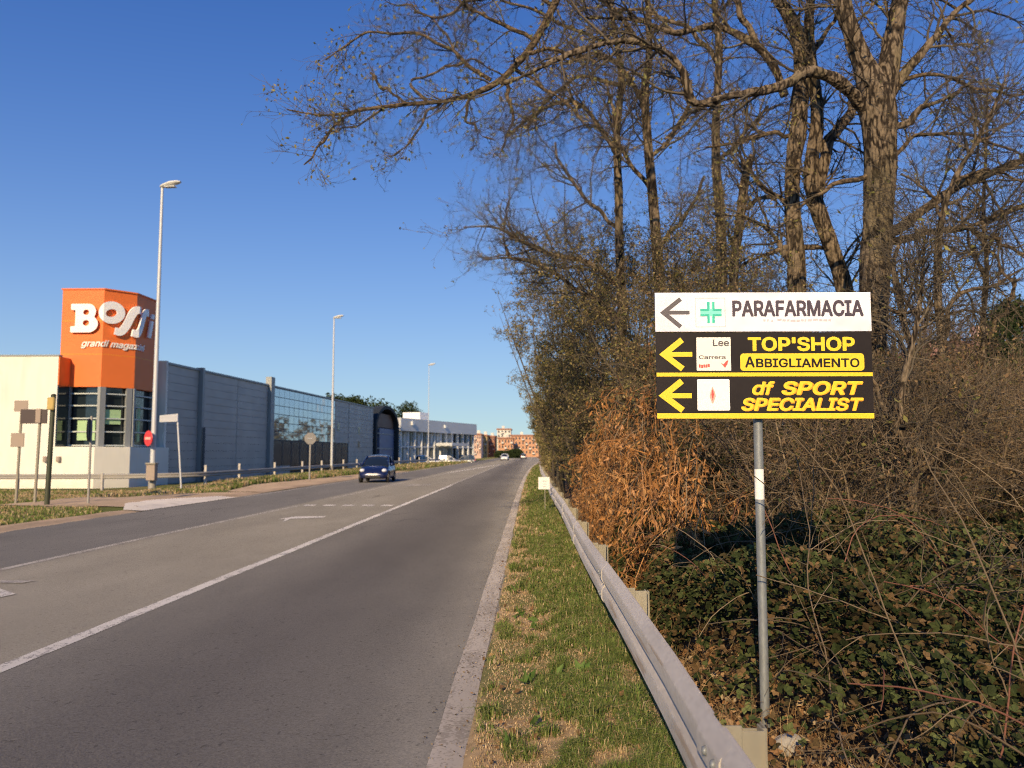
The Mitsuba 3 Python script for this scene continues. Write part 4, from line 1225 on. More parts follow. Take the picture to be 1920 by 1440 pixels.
tree('stoutest bare tree, trunk forked just right of the sign, one limb reaching over the road',
     [(1650, 1160, 36), (1642, 900, 34), (1633, 700, 31), (1636, 540, 31), (1646, 400, 31), (1650, 270, 34), (1641, 190, 38), (1622, 130, 24), (1598, 70, 18), (1578, -10, 16), (1566, -150, 12), (1540, -380, 6)],
     [[(1645, 230, 26), (1660, 150, 24), (1675, 80, 21), (1690, -20, 18), (1702, -200, 12, 0.5), (1725, -420, 5, 1)],
      [(1668, 180, 11), (1720, 98, 9), (1788, 22, 7), (1835, -12, 6), (1950, -80, 3)],
      [(1630, 215, 17), (1582, 165, 13, -0.3), (1522, 134, 12, -0.6), (1488, 152, 11, -0.8), (1440, 168, 10, -0.9), (1370, 178, 9, -1), (1302, 190, 9, -1), (1276, 132, 8, -1.1), (1240, 95, 7.5, -1.2), (1170, 74, 6.5, -1.3), (1085, 98, 5.5, -1.3), (990, 140, 4.5, -1.3), (940, 155, 3, -1.2)],
      [(1650, 450, 14), (1720, 400, 10), (1800, 350, 9), (1870, 318, 8), (1935, 293, 6), (2080, 240, 3)],
      [(1655, 455, 9), (1750, 430, 6.5), (1830, 420, 5.5), (1925, 385, 4), (2020, 350, 2)],
      [(1800, 424, 5), (1860, 448, 4.5), (1930, 480, 3)],
      [(1660, 250, 7), (1720, 212, 6), (1782, 183, 4.5), (1830, 150, 2)],
      [(1668, 300, 5), (1740, 250, 4), (1850, 260, 3), (1930, 300, 2)],
      [(1628, 330, 6), (1570, 345, 5), (1515, 375, 3.5), (1470, 420, 2)],
      [(1690, 150, 5), (1750, 140, 4), (1830, 165, 3), (1925, 180, 2)]],
     12.0, 101, n=(130, 950, 2500), leaf=1900, rough=0.055, up=0.0,
     more=([[(1572, -90, 9), (1480, -240, 9), (1330, -300, 9), (1170, -230, 9), (1085, -110, 9), (1040, 0, 8.5), (1010, 62, 8), (985, 100, 7.5), (940, 148, 7), (890, 172, 6), (830, 188, 5), (760, 196, 4.5), (690, 206, 4), (620, 219, 3), (575, 216, 2.2), (540, 209, 1.3)],
      [(700, 204, 3.5), (650, 216, 3.2), (620, 250, 2.6), (590, 285, 2), (574, 315, 1.2)],
      [(920, 150, 5), (880, 120, 4.5), (840, 92, 4), (790, 62, 3.5), (735, 64, 3), (690, 68, 2.6), (645, 90, 2), (615, 108, 1.3)],
      [(770, 195, 3.5), (735, 180, 3), (705, 150, 2.6), (690, 135, 2)],
      [(800, 190, 3.6), (770, 165, 3), (800, 140, 2.6), (850, 120, 2.4), (910, 118, 2)],
      [(900, 168, 3.5), (870, 215, 3), (900, 250, 2), (925, 262, 1.2)],
      [(945, 150, 4), (955, 190, 3.5), (958, 240, 2.5), (940, 285, 1.5)],
      [(830, 188, 3.2), (800, 215, 2.6), (770, 260, 2), (740, 290, 1.3)],
      [(720, 203, 3), (680, 235, 2.4), (640, 240, 1.8), (600, 262, 1)],
      [(1035, 10, 5), (980, -20, 4.5), (900, -5, 4), (830, 30, 3), (780, 20, 2)],
      [(1000, 75, 5), (940, 45, 4.2), (890, 20, 3.5), (850, -20, 2.5)],
      [(985, 100, 5), (1040, 95, 4), (1090, 115, 3), (1140, 110, 2)],
      [(860, 110, 3), (830, 60, 2.6), (780, 20, 2), (720, 0, 1.5)],
      [(960, 125, 4.5), (1000, 150, 3.5), (1060, 190, 2.6), (1100, 240, 1.8)]],
      dict(n1=200, n2=1300, n3=3000, leaf=2600, l1=(0.35, 1.15), l2=(0.2, 0.5), l3=(0.08, 0.26), tmin=0.2, rmin=0.003, up=0.01, rscale=0.7)))

tree('many stemmed bare tree with crossing stems behind the top of the sign',
     [(1500, 1100, 21), (1497, 700, 20), (1496, 540, 19), (1490, 430, 17), (1487, 330, 16), (1500, 240, 17), (1505, 150, 17), (1490, 60, 15), (1450, -10, 13), (1420, -90, 10), (1385, -260, 5)],
     [[(1602, 1100, 19), (1600, 800, 18), (1586, 570, 18), (1560, 470, 17), (1532, 385, 16), (1520, 330, 15), (1533, 240, 14), (1530, 160, 13), (1518, 50, 10), (1525, -60, 8), (1530, -220, 4)],
      [(1530, 385, 12), (1552, 280, 12), (1590, 215, 10, 0.4), (1630, 150, 7, 0.8)],
      [(1470, 180, 10), (1450, 125, 9), (1400, 78, 8), (1340, 52, 7), (1255, 62, 6, -0.5), (1180, 40, 4, -0.8), (1090, 30, 3, -1)],
      [(1440, 105, 8), (1400, 40, 7), (1360, -20, 5), (1310, -90, 3)],
      [(1498, 250, 5), (1430, 255, 4.5), (1380, 270, 3.5), (1320, 275, 2)],
      [(1490, 400, 5), (1430, 350, 4.5), (1400, 310, 3), (1390, 290, 2)],
      [(1560, 470, 6), (1500, 460, 5), (1440, 480, 4), (1370, 510, 2.5)],
      [(1490, 520, 6), (1450, 440, 5), (1400, 410, 3.5), (1330, 400, 2)],
      [(1520, 100, 7), (1560, 50, 5), (1590, -40, 4)]],
     14.0, 202, n=(120, 950, 2500), leaf=1900, rough=0.05, up=0.0)

tree('slender straight bare tree left of the many stemmed one, short broken stub beside it',
     [(1350, 1000, 12), (1354, 600, 12), (1352, 430, 11), (1344, 330, 10), (1343, 250, 9), (1346, 100, 8), (1340, 0, 7), (1335, -220, 3)],
     [[(1370, 700, 10), (1378, 490, 10), (1388, 390, 10), (1402, 312, 9), (1411, 286, 6)],
      [(1346, 120, 6), (1300, 60, 5), (1240, 30, 4), (1150, 10, 3)],
      [(1348, 300, 5), (1400, 250, 4), (1440, 200, 3)],
      [(1350, 180, 5), (1300, 210, 4), (1250, 260, 2.5)],
      [(1385, 400, 5), (1430, 370, 4), (1460, 385, 2.5)]],
     17.0, 303, n=(75, 700, 2000), leaf=1200, rough=0.02, l1=(0.8, 2.2))

tree('bare tree rising out of the tall hedge just left of the sign',
     [(1248, 1000, 13), (1240, 600, 12), (1235, 520, 12), (1225, 400, 11), (1215, 280, 10), (1209, 180, 9), (1217, 100, 8), (1214, 0, 6), (1200, -160, 3)],
     [[(1212, 200, 6), (1170, 130, 5), (1120, 100, 4), (1050, 120, 3)],
      [(1222, 360, 5), (1180, 300, 4.5), (1150, 220, 3.5), (1140, 150, 2)],
      [(1212, 90, 6), (1150, 20, 5), (1080, -40, 4)],
      [(1230, 460, 5), (1290, 400, 4), (1320, 330, 3)],
      [(1216, 300, 5), (1270, 240, 4), (1300, 150, 3)]],
     18.0, 404, n=(90, 850, 2500), leaf=2200, rough=0.02, l1=(0.8, 2.4))

tree('leftmost dark stemmed bare tree above the tall hedge',
     [(1162, 1000, 10), (1165, 600, 10), (1163, 480, 9), (1162, 380, 9), (1157, 250, 8), (1165, 150, 7), (1150, 50, 6), (1125, -100, 3)],
     [[(1160, 300, 5), (1110, 220, 4.5), (1060, 190, 4), (1000, 215, 3), (950, 260, 2)],
      [(1163, 160, 5), (1100, 150, 4), (1040, 175, 3.5), (985, 240, 2.5)],
      [(1162, 430, 5), (1100, 380, 4), (1060, 320, 3), (1040, 270, 2)],
      [(1155, 80, 5), (1090, 60, 4), (1010, 20, 3), (930, 0, 2)],
      [(1163, 540, 6), (1100, 490, 5), (1010, 470, 4), (930, 430, 2.5), (870, 425, 1.5)],
      [(1164, 600, 6), (1080, 540, 5), (1000, 490, 4.5), (955, 480, 3.5), (940, 440, 2)]],
     19.0, 505, n=(110, 1000, 3200), leaf=3000, rough=0.02, l1=(0.9, 2.6))

tree('thin bare sapling with crooked arms right of the stoutest tree',
     [(1772, 1100, 8), (1768, 760, 8), (1765, 650, 9), (1761, 560, 8), (1762, 490, 8), (1766, 420, 7), (1790, 340, 5.5), (1830, 268, 4.5), (1868, 190, 3.5), (1890, 130, 2)],
     [[(1768, 640, 6), (1785, 570, 5), (1822, 540, 4.5), (1868, 528, 3.5), (1920, 500, 2)],
      [(1745, 860, 8), (1730, 760, 8), (1716, 680, 7.5), (1700, 620, 7), (1686, 560, 6), (1678, 500, 5), (1690, 450, 3)],
      [(1766, 600, 4), (1720, 588, 4), (1670, 580, 3)],
      [(1770, 420, 4), (1740, 360, 3), (1700, 330, 2)],
      [(1790, 340, 4), (1850, 320, 3), (1910, 340, 2)],
      [(1830, 268, 3), (1880, 240, 2.4), (1930, 190, 1.6)],
      [(1900, 560, 3), (1880, 500, 3), (1850, 470, 2), (1830, 440, 1.5)]],
     11.0, 707, n=(70, 600, 1700), leaf=300, rough=0.012, l1=(0.4, 1.4))


tree('young straight sapling at the right edge, in front of the conifer',
     [(1852, 1100, 7), (1850, 800, 7), (1843, 640, 6), (1850, 520, 5), (1846, 400, 4), (1856, 260, 3), (1850, 150, 1.5)],
     [[(1844, 650, 5), (1880, 590, 4), (1905, 520, 3)], [(1848, 520, 4), (1815, 450, 3), (1800, 380, 2)]],
     13.0, 808, n=(40, 300, 700), leaf=150, rough=0.01, l1=(0.4, 1.3))
tree('thin leaning bare stem just right of the sign, before the brush',
     [(1742, 1150, 9), (1712, 960, 8.5), (1700, 860, 8), (1690, 760, 7), (1712, 640, 5), (1730, 540, 3.5), (1735, 440, 2)],
     [[(1698, 850, 6), (1660, 780, 5), (1640, 720, 3)], [(1705, 930, 6), (1745, 860, 5), (1800, 800, 3.5), (1850, 770, 2)]],
     8.0, 809, n=(45, 350, 900), leaf=120, rough=0.01, l1=(0.3, 0.9), l2=(0.2, 0.5))


def shrub(label, x, y, H, Rad, seed, stems=9, n=(140, 1500, 3600), nleaf=9000, leafsize=0.05, palette=OLIVE, wood=WOOD, lean=(0, 0), group=None, rmin=0.0035, sparse_top=0.0, aspect=0.5):
    rng = np.random.default_rng(seed)
    k = thing('shrub', label, 'shrub', group)
    b = np.array([x, y, float(gz(x, y))])
    N = stems
    az = rng.random(N) * 2 * math.pi; sp = np.sqrt(rng.random(N)) * Rad * 0.75
    foot = b + np.stack([np.cos(az) * Rad * 0.22, np.sin(az) * Rad * 0.22, az * 0 - 0.05], 1)
    target = b + np.stack([np.cos(az) * sp + lean[0], np.sin(az) * sp + lean[1], H * rng.uniform(0.7, 1.0, N)], 1)
    Ls = np.linalg.norm(target - foot, axis=1)
    P0, R0 = grow(rng, foot, target - foot, Ls, np.full(N, 0.011 * H ** 0.7), np.full(N, 0.006), 12, 0.10, 0.02)
    def clear(Q):                                                      # traffic keeps the road side trimmed
        return Q[..., 0] > 0.80 + bend(Q[..., 1]) - 0.42 * np.maximum(Q[..., 2] - 1.3, 0) + 0.9 * (meshkit.noise(Q * 1.1, 12) - 0.5)
    k0 = (P0[..., 0] > 0.95 + bend(P0[..., 1]) - 0.36 * np.maximum(P0[..., 2] - 1.3, 0)).all(1); k0[:2] = True
    P0, R0 = P0[k0], R0[k0]
    P0[..., 0] = np.maximum(P0[..., 0], 0.95 + bend(P0[..., 1]) - 0.36 * np.maximum(P0[..., 2] - 1.3, 0))
    m = MB(); add_tubes(rng, m, P0, R0, 7, wood)
    put('stems', m, 'twig_mat', k, smooth=True)
    n1, n2, n3 = n
    pos, d, r, u = sprout(rng, P0, R0, n1, 0.12, 1.0, 0.95)
    P1, R1 = grow(rng, pos, d, rng.uniform(0.25, 0.62, n1) * Rad, np.clip(r * 0.6, 0.006, 0.016), np.full(n1, rmin), 8, 0.2, 0.0)
    pos, d, r, u = sprout(rng, P1, R1, n2, 0.1, 1.0, 0.85)
    P2, R2 = grow(rng, pos, d, rng.uniform(0.15, 0.42, n2) * min(Rad, 2.2) * 0.8, np.full(n2, rmin), np.full(n2, rmin * 0.6), 5, 0.25, 0.02)
    pos, d, r, u = sprout(rng, P2, R2, n3, 0.1, 1.0, 0.8)
    P3, R3 = grow(rng, pos, d, rng.uniform(0.10, 0.32, n3), np.full(n3, rmin * 0.8), np.full(n3, rmin * 0.5), 3, 0.25, 0.0)
    k1, k2, k3 = clear(P1).all(1), clear(P2).all(1), clear(P3).all(1)
    P1, R1, P2, R2, P3, R3 = P1[k1], R1[k1], P2[k2], R2[k2], P3[k3], R3[k3]
    m = MB()
    add_tubes(rng, m, P1, R1, 4, wood); add_tubes(rng, m, P2, R2, 3, wood); add_tubes(rng, m, P3, R3, 3, wood)
    put('twigs', m, 'twig_mat', k, smooth=True, kind='stuff')
    if nleaf:
        Q = np.vstack([P2[:, 2:].reshape(-1, 3), P3[:, 1:].reshape(-1, 3)])
        keep = rng.random(len(Q)) > sparse_top * sstep(b[2] + H * 0.55, b[2] + H * 1.0, Q[:, 2])
        clump = meshkit.noise(Q * 1.6, seed % 97)
        Q = Q[keep & (clump > 0.30)]
        Q = Q[rng.choice(len(Q), nleaf)] + rng.normal(0, 0.035, (nleaf, 3))
        v, f, c = leaves(rng, Q, leafsize, aspect, palette)
        tone = 0.75 + 0.6 * meshkit.noise(Q * 0.9, 7)
        put('leaves', (v, f), 'leaf_mat', k, kind='stuff', color=c * np.repeat(tone, 4)[:, None])
    return k


HG = 'overgrown shrubs of the tall roadside hedge'
for q, (x, y, H, Rad) in enumerate(((4.2, 200, 8, 4.5), (4.0, 180, 8, 4.5), (3.9, 162, 8.5, 4.5), (3.6, 146, 8, 4.2), (3.4, 132, 7.5, 3.8))):
    shrub(('last shrub of the hedge where it meets the far road', 'second to last shrub of the hedge down the road', 'third to last shrub of the hedge down the road', 'fourth to last shrub of the hedge down the road', 'fifth to last shrub of the hedge down the road')[q], x, y, H, Rad, 890 + q, stems=8, n=(70, 300, 600), nleaf=4200, leafsize=0.30, group=HG, rmin=0.012, sparse_top=0.2)
ROW = ('sixth to last shrub of the hedge down the road', 'second farthest shrub of the roadside hedge', 'third farthest shrub of the roadside hedge', 'fourth farthest shrub of the roadside hedge', 'fifth farthest shrub of the roadside hedge', 'sixth farthest shrub of the roadside hedge', 'olive brown hedge shrub two behind the leaning one', 'olive brown hedge shrub directly behind the leaning one')
for q, (x, y, H, Rad, nl, ls) in enumerate(((3.2, 118, 6.5, 3.4, 6000, 0.18), (2.9, 104, 6.0, 3.2, 6000, 0.17), (2.5, 91, 6.6, 3.2, 7000, 0.16), (2.2, 79, 6.0, 3.0, 8000, 0.15), (2.1, 68, 6.6, 3.1, 9000, 0.135), (1.9, 58, 6.4, 3.0, 11000, 0.12), (1.8, 49, 7.0, 3.1, 13000, 0.11), (1.7, 41, 7.2, 3.0, 17000, 0.10))):
    shrub(ROW[q], x, y, H, Rad, 900 + q, stems=10, n=(130, 800, 1800), nleaf=nl, leafsize=ls, group=HG, rmin=0.007, sparse_top=0.3)
shrub('tall shrub of the hedge leaning furthest over the road verge', 1.5, 34, 9.0, 3.1, 921, 14, (260, 1900, 4200), 26000, 0.085, lean=(-0.5, 0), rmin=0.006, sparse_top=0.4)
shrub('tall twiggy shrub of the hedge in front of the leaning one', 1.7, 28, 9.2, 2.9, 922, 14, (280, 2200, 5200), 30000, 0.074, lean=(-0.4, 0), rmin=0.0055, sparse_top=0.4)
shrub('broad olive leaved shrub at the middle of the tall hedge', 2.2, 23, 8.3, 2.6, 923, 14, (280, 2400, 5600), 34000, 0.064, lean=(-0.2, 0), rmin=0.005, sparse_top=0.35)
shrub('dense brown leaved shrub behind the rust coloured creepers', 2.6, 18.5, 7.3, 2.2, 924, 14, (280, 2400, 6000), 36000, 0.054, rmin=0.0042, sparse_top=0.5, palette=OLIVE + BROWN[:2])
shrub('dense dull olive shrub left of the sign, behind its panels', 3.0, 15.0, 6.4, 2.1, 925, 14, (280, 2400, 6000), 34000, 0.048, rmin=0.004, sparse_top=0.35)
shrub('dense brown bush between the creepers and the sign', 2.7, 12.6, 3.9, 1.6, 928, 12, (220, 2000, 5000), 24000, 0.044, rmin=0.0036, palette=OLIVE + BROWN, sparse_top=0.3)
shrub('bushy brown shrub just behind the sign panels', 4.1, 12.0, 4.2, 1.8, 926, 12, (220, 2000, 5000), 20000, 0.045, palette=OLIVE + BROWN, rmin=0.0036, sparse_top=0.2)
shrub('low dark shrub in the shade left of the sign post', 2.35, 10.6, 2.3, 1.1, 927, 9, (140, 1200, 3000), 9000, 0.045, palette=BROWN + GREEN[:2], rmin=0.0032)
TG = [('tangled brown brush right of the sign post, nearest the guard rail', 3.2, 8.6, 2.3, 1.4, BROWN + GREEN[:1]), ('tangled brown brush below the stoutest tree', 4.7, 9.4, 2.6, 1.5, BROWN), ('tangled brown brush at the right edge, low and close', 5.3, 7.4, 2.0, 1.3, BROWN + PALE), ('tangled brown brush with tan twigs at the far right edge', 6.5, 9.0, 2.5, 1.6, BROWN + OLIVE[:2]),
      ('taller brown brush behind the far right tangle', 7.8, 11.5, 2.7, 2.0, BROWN + OLIVE[:3] + GREEN[:1]), ('brown brush behind the foot of the thin sapling', 6.0, 12.0, 2.6, 1.9, BROWN), ('brown brush filling the gap behind the stoutest tree', 5.6, 15.5, 3.3, 2.2, OLIVE + BROWN), ('wide brown brush deep behind the sapling', 8.6, 16.0, 3.1, 2.6, BROWN), ('wide olive brush at the far right, deepest of all', 12.0, 18.0, 3.4, 3.0, OLIVE)]
for q, (lab, x, y, H, Rad, pal) in enumerate(TG):
    shrub(lab, x, y, H, Rad, 950 + q, 12, (170, 1400, 3600) if q < 4 else (200, 1700, 4200), 5500 if q < 4 else 9000, 0.042 if q < 4 else 0.06, palette=pal, wood=BRUSH + PALE, rmin=0.0032 if q < 4 else 0.0042)
for q, (x, y, H, Rad) in enumerate(((10.5, 27, 4.0, 3.2), (15, 30, 4.2, 3.4), (6.8, 24, 4.4, 2.8), (6.5, 34, 6.0, 3.2), (20, 33, 4.2, 3.5))):
    shrub(('brown thicket far behind the thin sapling', 'brown thicket far behind at the right edge', 'brown thicket behind the stoutest trunk', 'olive thicket behind the many stemmed tree', 'farthest brown thicket behind the right edge brush')[q], x, y, H, Rad, 980 + q, 10, (170, 1100, 2400), 6000, 0.10, palette=BROWN + OLIVE[:2], group='brown thickets behind the trunks', rmin=0.007)

# rust coloured dry creepers hanging from the hedge towards the rail
def creeper(label, x0, x1, y0, y1, z1, seed, strands, nleaf):
    rng = np.random.default_rng(seed)
    k = thing('dry_creeper', label, 'creeper', 'rust coloured dry creepers hanging by the guard rail')
    t = np.clip(rng.random(7)[rng.choice(7, strands)] + rng.normal(0, 0.05, strands), 0, 1)        # strands hang in bunches
    s = np.stack([x0 + (x1 - x0) * t + rng.normal(0.24, 0.24, strands), y0 + (y1 - y0) * t + rng.normal(0, 0.35, strands), z1 * rng.uniform(0.35, 1.22, strands) + rng.normal(0, 0.12, strands)], 1)
    d = np.stack([rng.normal(-0.15, 0.3, strands), rng.normal(-0.3, 0.3, strands), rng.uniform(-1.1, 0.25, strands)], 1)
    P, R = grow(rng, s, d, rng.uniform(0.5, 1.5, strands) * z1 * 0.62, np.full(strands, 0.0065), np.full(strands, 0.003), 10, 0.14, -0.16)
    P[..., 2] = np.maximum(P[..., 2], 0.06); P[..., 0] = np.maximum(P[..., 0], 0.93 + 0.25 * rng.random(P.shape[:2]))
    m = MB(); add_tubes(rng, m, P, R, 4, RUST + PALE)
    pos, dd, r, u = sprout(rng, P, R, strands * 4, 0.05, 1, 0.7)
    P2, R2 = grow(rng, pos, dd, rng.uniform(0.15, 0.5, strands * 4), np.full(strands * 4, 0.0035), np.full(strands * 4, 0.002), 5, 0.2, -0.15)
    add_tubes(rng, m, P2, R2, 3, RUST)
    put('stems', m, 'twig_mat', k, smooth=True, kind='stuff')
    Q = np.vstack([P[:, 2:].reshape(-1, 3), P2[:, 1:].reshape(-1, 3)])
    Q = Q[rng.choice(len(Q), nleaf)] + rng.normal(0, 0.03, (nleaf, 3))
    v, f, c = leaves(rng, Q, 0.095, 0.32, RUST, droop=1.3, var=0.4)
    put('leaves', (v, f), 'leaf_mat', k, kind='stuff', color=c)


for q, (x0, x1, y0, y1, z1, st, nl) in enumerate(((1.62, 1.40, 8.9, 10.0, 1.40, 45, 900), (1.50, 1.30, 9.9, 11.6, 1.85, 75, 1700), (1.40, 1.2, 11.6, 13.6, 2.1, 85, 1900), (1.30, 1.15, 13.6, 16.0, 1.9, 70, 1500), (1.25, 1.2, 16, 19.5, 1.5, 60, 1300))):
    creeper(('rust coloured dry creeper nearest the sign post', 'rust coloured dry creeper, second from the sign post', 'thickest rust coloured dry creeper, hanging highest over the guard rail', 'rust coloured dry creeper behind the thickest one', 'farthest rust coloured dry creeper along the guard rail')[q], x0, x1, y0, y1, z1, 1200 + q, st, nl)

# ------------------------------------------------------------------ bramble thicket, leaf litter, grass
def bram_h(x, y):
    x, y = np.asarray(x, float), np.asarray(y, float)
    p = np.stack([x * 0.75, y * 0.75, x * 0], -1)
    h = (0.05 + 0.75 * sstep(0.95, 2.2 - 0.75 * sstep(4.9, 5.6, y), x + 0.25 * (meshkit.noise(p * 1.5, 4) - 0.5)) + 0.25 * sstep(2.2, 4.5, x)) * (0.55 + 0.9 * meshkit.fbm(p, 3, 9))
    return h * (0.45 + 0.55 * sstep(3.4, 6.0, y))


rng = np.random.default_rng(77)
N = 66000
x = 0.95 + 7.5 * rng.random(N) ** 1.35
y = rng.uniform(2.6, 11.5, N)
cl = meshkit.noise(np.stack([x * 2.2, y * 2.2, x * 0], 1), 21)
open_ = sstep(1.45 - 0.5 * sstep(4.9, 5.5, y), 2.0 - 0.7 * sstep(4.9, 5.5, y), x + 0.6 * (meshkit.noise(np.stack([x * 1.7, y * 1.7, x * 0], 1), 41) - 0.5))
keep = (cl > 0.26) & (rng.random(N) < 0.10 + 0.90 * open_)
x, y, cl = x[keep], y[keep], cl[keep]
z = gz(x, y) + bram_h(x, y) * (1 - 0.55 * rng.random(len(x)) ** 2) + 0.02
pos = np.stack([x, y, z], 1)
# three leaflets each, spread like a bramble leaf
base_d = nrm(rng.normal(0, 1, pos.shape) * np.array([1, 1, 0.5]) + np.array([0, -0.35, 0.15]))
mb = MB()
pal = np.array(GREEN + (GREEN[0], GREEN[2], (0.075, 0.06, 0.03), (0.10, 0.07, 0.035), (0.20, 0.13, 0.065)))
tone = 0.45 + 1.1 * meshkit.noise(pos * np.array([1.6, 1.6, 1.6]), 3)
sz_ = (0.037 * rng.uniform(0.45, 1.45, len(pos)))[:, None]
cidx = rng.choice(len(pal), len(pos))
up_ = nrm(rng.normal(0, 0.45, pos.shape) + np.array([-0.1, -0.5, 0.9]))
for a in (-1.0, 0.0, 1.0):
    s0 = nrm(np.cross(up_, base_d)); d = nrm(base_d * math.cos(a) + s0 * math.sin(a) - up_ * 0.15); s = nrm(np.cross(up_, d))
    L = sz_ * (1.15 if a == 0 else 0.95); w = L * 0.36
    v = np.stack([pos, pos + d * L * 0.3 + s * w * 0.8 + up_ * w * 0.25, pos + d * L * 0.62 + s * w * 0.85 + up_ * w * 0.2, pos + d * L - up_ * L * 0.12, pos + d * L * 0.62 - s * w * 0.85 + up_ * w * 0.2, pos + d * L * 0.3 - s * w * 0.8 + up_ * w * 0.25], 1)
    f = (np.array([[0, 1, 2], [0, 2, 3], [0, 3, 4], [0, 4, 5]])[None] + (np.arange(len(pos)) * 6)[:, None, None]).reshape(-1, 3)
    c = pal[cidx] * (tone * rng.uniform(0.8, 1.2, len(pos)))[:, None]
    mb.add((v.reshape(-1, 3), f), np.repeat(c, 6, 0))
k = thing('bramble_thicket', 'low green bramble thicket covering the ground right of the sign post', 'brambles')
labels[k]['kind'] = 'stuff'
put('leaves', mb, 'leaf_mat', k, kind='stuff', color=mb.col())
n = 1000
s = np.stack([1.3 + 6 * rng.random(n), rng.uniform(3.0, 10.5, n), np.zeros(n)], 1); s[:, 2] = gz(s[:, 0], s[:, 1]) + bram_h(s[:, 0], s[:, 1]) * 0.4
P, R = grow(rng, s, np.stack([rng.normal(-0.15, 0.7, n), rng.normal(-0.2, 0.6, n), rng.uniform(0.2, 1.0, n)], 1), rng.uniform(0.6, 1.9, n), np.full(n, 0.0055), np.full(n, 0.0028), 14, 0.10, -0.075)
P[..., 2] = np.maximum(P[..., 2], 0.05)
ok = P[..., 0].min(1) > 1.0; P, R = P[ok], R[ok]
m = MB(); add_tubes(rng, m, P, R, 4, PALE + WOOD[:2] + ((0.19, 0.085, 0.06),))
n2 = 2600
pos, dd, r, u = sprout(rng, P, R, n2, 0.1, 1.0, 0.8)
P2, R2 = grow(rng, pos, dd, rng.uniform(0.15, 0.6, n2), np.full(n2, 0.003), np.full(n2, 0.0018), 6, 0.15, -0.04)
ok = P2[..., 0].min(1) > 0.98; P2, R2 = P2[ok], R2[ok]
add_tubes(rng, m, P2, R2, 3, PALE + WOOD)
put('canes', m, 'twig_mat', k, smooth=True, kind='stuff')

# dead leaves and dry straw behind the rail
n = 9000
x = 0.72 + 2.4 * rng.random(n) ** 1.5; y = rng.uniform(2.2, 11, n)
pos = np.stack([x, y, gz(x, y) + 0.01 + 0.10 * rng.random(n) ** 2], 1)
v, f, c = leaves(rng, pos, 0.055, 0.6, ((0.30, 0.17, 0.085), (0.22, 0.12, 0.06), (0.38, 0.25, 0.14), (0.15, 0.09, 0.05), (0.42, 0.32, 0.20)), droop=0.1)
m = MB().add((v, f), c)
n = 2600
s = np.stack([0.75 + 1.3 * rng.random(n), rng.uniform(2.2, 9, n), np.zeros(n)], 1); s[:, 2] = gz(s[:, 0], s[:, 1])
P, R = grow(rng, s, rng.normal(0, 0.6, (n, 3)) + np.array([0, 0, 0.55]), rng.uniform(0.08, 0.36, n), np.full(n, 0.0022), np.full(n, 0.001), 5, 0.2, -0.12)
add_tubes(rng, m, P, R, 3, ((0.36, 0.26, 0.14), (0.30, 0.20, 0.10), (0.22, 0.15, 0.08)))
k = thing('leaf_litter', 'brown dead leaves and dry straw on the ground behind the guard rail', 'leaf litter')
labels[k]['kind'] = 'stuff'
put('litter', m, 'leaf_mat', key=k, color=m.col())


def blades(rng, x, y, h, w, green, bend_=0.5):
    """Grass blades, three triangles each, green from 0 (straw) to 1 (fresh)."""
    N = len(x)
    b = np.stack([x, y, gz(x, y) - 0.005], 1)
    az = rng.random(N) * 2 * math.pi
    side_ = np.stack([np.cos(az), np.sin(az), az * 0], 1); fw = np.stack([-np.sin(az), np.cos(az), az * 0], 1)
    h = h[:, None]; w = w[:, None]; k = (rng.uniform(0.15, 1.0, N) * bend_)[:, None]
    mid = b + fw * h * k * 0.35 + np.array([0, 0, 1.0]) * h * 0.6
    tip = b + fw * h * k * 1.1 + np.array([0, 0, 1.0]) * h * (1 - 0.45 * k)
    v = np.stack([b - side_ * w / 2, b + side_ * w / 2, mid + side_ * w * 0.4, mid - side_ * w * 0.4, tip], 1)
    f = (np.array([[0, 1, 2], [0, 2, 3], [3, 2, 4]])[None] + (np.arange(N) * 5)[:, None, None]).reshape(-1, 3)
    straw = np.array([(0.56, 0.41, 0.235), (0.46, 0.32, 0.18), (0.64, 0.50, 0.31)])[rng.choice(3, N)]
    fresh = np.array([(0.165, 0.225, 0.055), (0.21, 0.265, 0.075), (0.115, 0.165, 0.045), (0.29, 0.29, 0.11)])[rng.choice(4, N)]
    pick = (rng.random(N) < green)[:, None]
    c = np.where(pick, fresh, straw) * rng.uniform(0.7, 1.25, (N, 1))
    return v.reshape(-1, 3), f, np.repeat(c, 5, 0)


